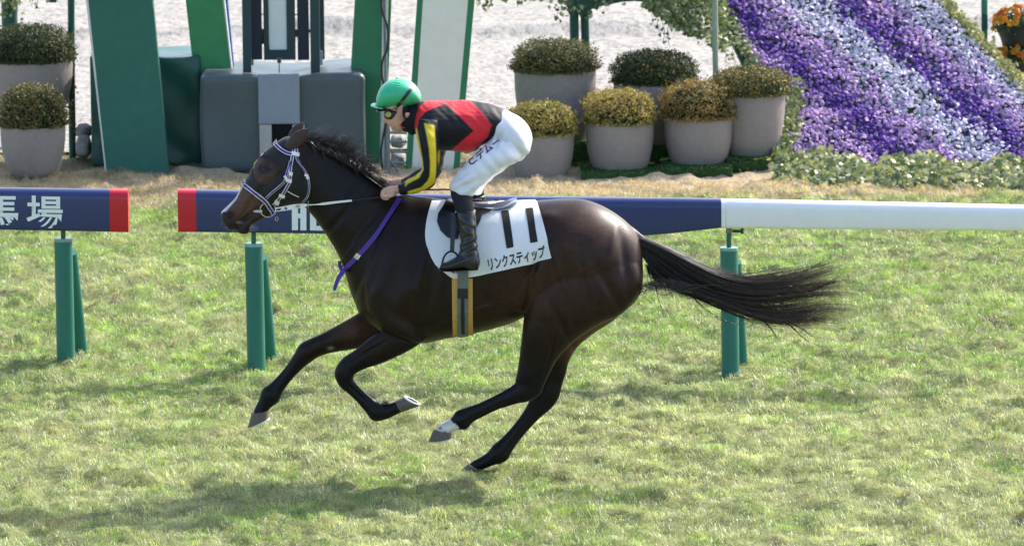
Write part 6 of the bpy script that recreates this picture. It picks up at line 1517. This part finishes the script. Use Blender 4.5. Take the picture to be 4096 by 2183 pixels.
for cx_, cy_, w_, h_, an in ((703, 545, 34, 26, -50), (620, 728, 44, 30, 40)):
    cs, sn = math.cos(R(an)), math.sin(R(an)); yy = proj(*zJ(cx_, cy_), HLB, .011)[1]
    ring = [P(*zJ(cx_ + cs*a - sn*b, cy_ + sn*a + cs*b), yy) for a, b in ((-w_, -h_), (w_, -h_), (w_, h_), (-w_, h_), (-w_, -h_))]
    mb = MB(); mb.tube(ring, .0014, 6, False); i_ = mb.build('buckle', BRS, None, True); i_.parent = s_
# goggle cup on the near eye, bridge and the cup on the far eye
gy = -.062
for sg in (1, -1):
    gsh = [loft(np.array([sec(zJ, 440, 735, 440, 945, sg*gy*.6, .01), sec(zJ, 470, 740, 470, 948, sg*gy*.9, .022), sec(zJ, 520, 750, 520, 930, sg*gy*1.05, .022), sec(zJ, 580, 760, 580, 860, sg*gy*1.12, .016), sec(zJ, 625, 735, 625, 790, sg*gy*1.18, .010)]), 18, 4),
           loft(np.array([sec(zJ, 345, 770, 345, 890, sg*gy*.45, .012), sec(zJ, 380, 748, 380, 930, sg*gy*.6, .028), sec(zJ, 440, 735, 440, 945, sg*gy*.8, .034), sec(zJ, 500, 755, 500, 930, sg*gy*.9, .028)]), 18, 4)]
    gm_ = union(gsh, .004, 2, 'goggles'); g_o = part('goggles', gm_, GBL, jk)
    cc_ = P(*zJ(442, 836), sg*gy*.8 - sg*.034)
    mb = MB(); Vd = []; 
    for (rr, d_) in ((.016, -.001), (.016, .005), (.0135, .0065), (.0105, .004), (.0005, .0042)):
        for k in range(24): th = 2*math.pi*k/24; Vd.append((cc_[0] + rr*math.cos(th), cc_[1] - sg*d_, cc_[2] + rr*math.sin(th)))
    Fd = [(i*24+k, i*24+(k+1) % 24, (i+1)*24+(k+1) % 24, (i+1)*24+k) for i in range(4) for k in range(24)]
    mb.add(Vd, Fd); i_ = mb.build('lens', mat('lens_yellow', (0.36, 0.33, 0.09), 0.18, 0.55, 0.25, 90, coat=0.5), None, True); i_.parent = g_o
mb = MB(); mb.add(*loft(jsec([(195, 745, 200, 775, 0, .05), (240, 725, 245, 765, 0, .065), (330, 700, 340, 752, 0, .076), (470, 690, 475, 730, 0, .080), (560, 680, 565, 705, 0, .08)]), 18, 3)); mb.build('spare_goggles', mat('goggle_grey', (0.06, 0.055, 0.05), 0.3, 0.5), jk, True)
mb = MB(); mb.add(*loft(jsec([(200, 690, 205, 740, 0, .06), (300, 690, 300, 735, 0, .074), (500, 680, 500, 730, 0, .078)]), 16, 3)); mb.build('hair_band', MATS['knit_black'], jk, True)
# whip held in the near hand
wp = empty('whip', tuple(P(*zR(1500, 490), -.05))); tag(wp, 'short black whip held back from the jockey hands', 'whip')
mb = MB(); mb.tube(crom([P(*zR(*p_), y) for p_, y in (((520, 500), -.02), ((900, 560), .0), ((1400, 500), .02), ((1750, 495), .03), ((2050, 485), .04), ((2300, 500), .045))], 5), .0045, 8); mb.build('shaft', MATS['rein_black'], wp, True)
mb = MB(); mb.tube([P(*zM(1570, 1005), -.01), P(*zM(1640, 1060), -.012), P(*zM(1780, 1190), -.02), P(*zM(1950, 1330), -.03)], [.009, .008, .007, .006], 10); mb.build('handle', BLK, wp, True)
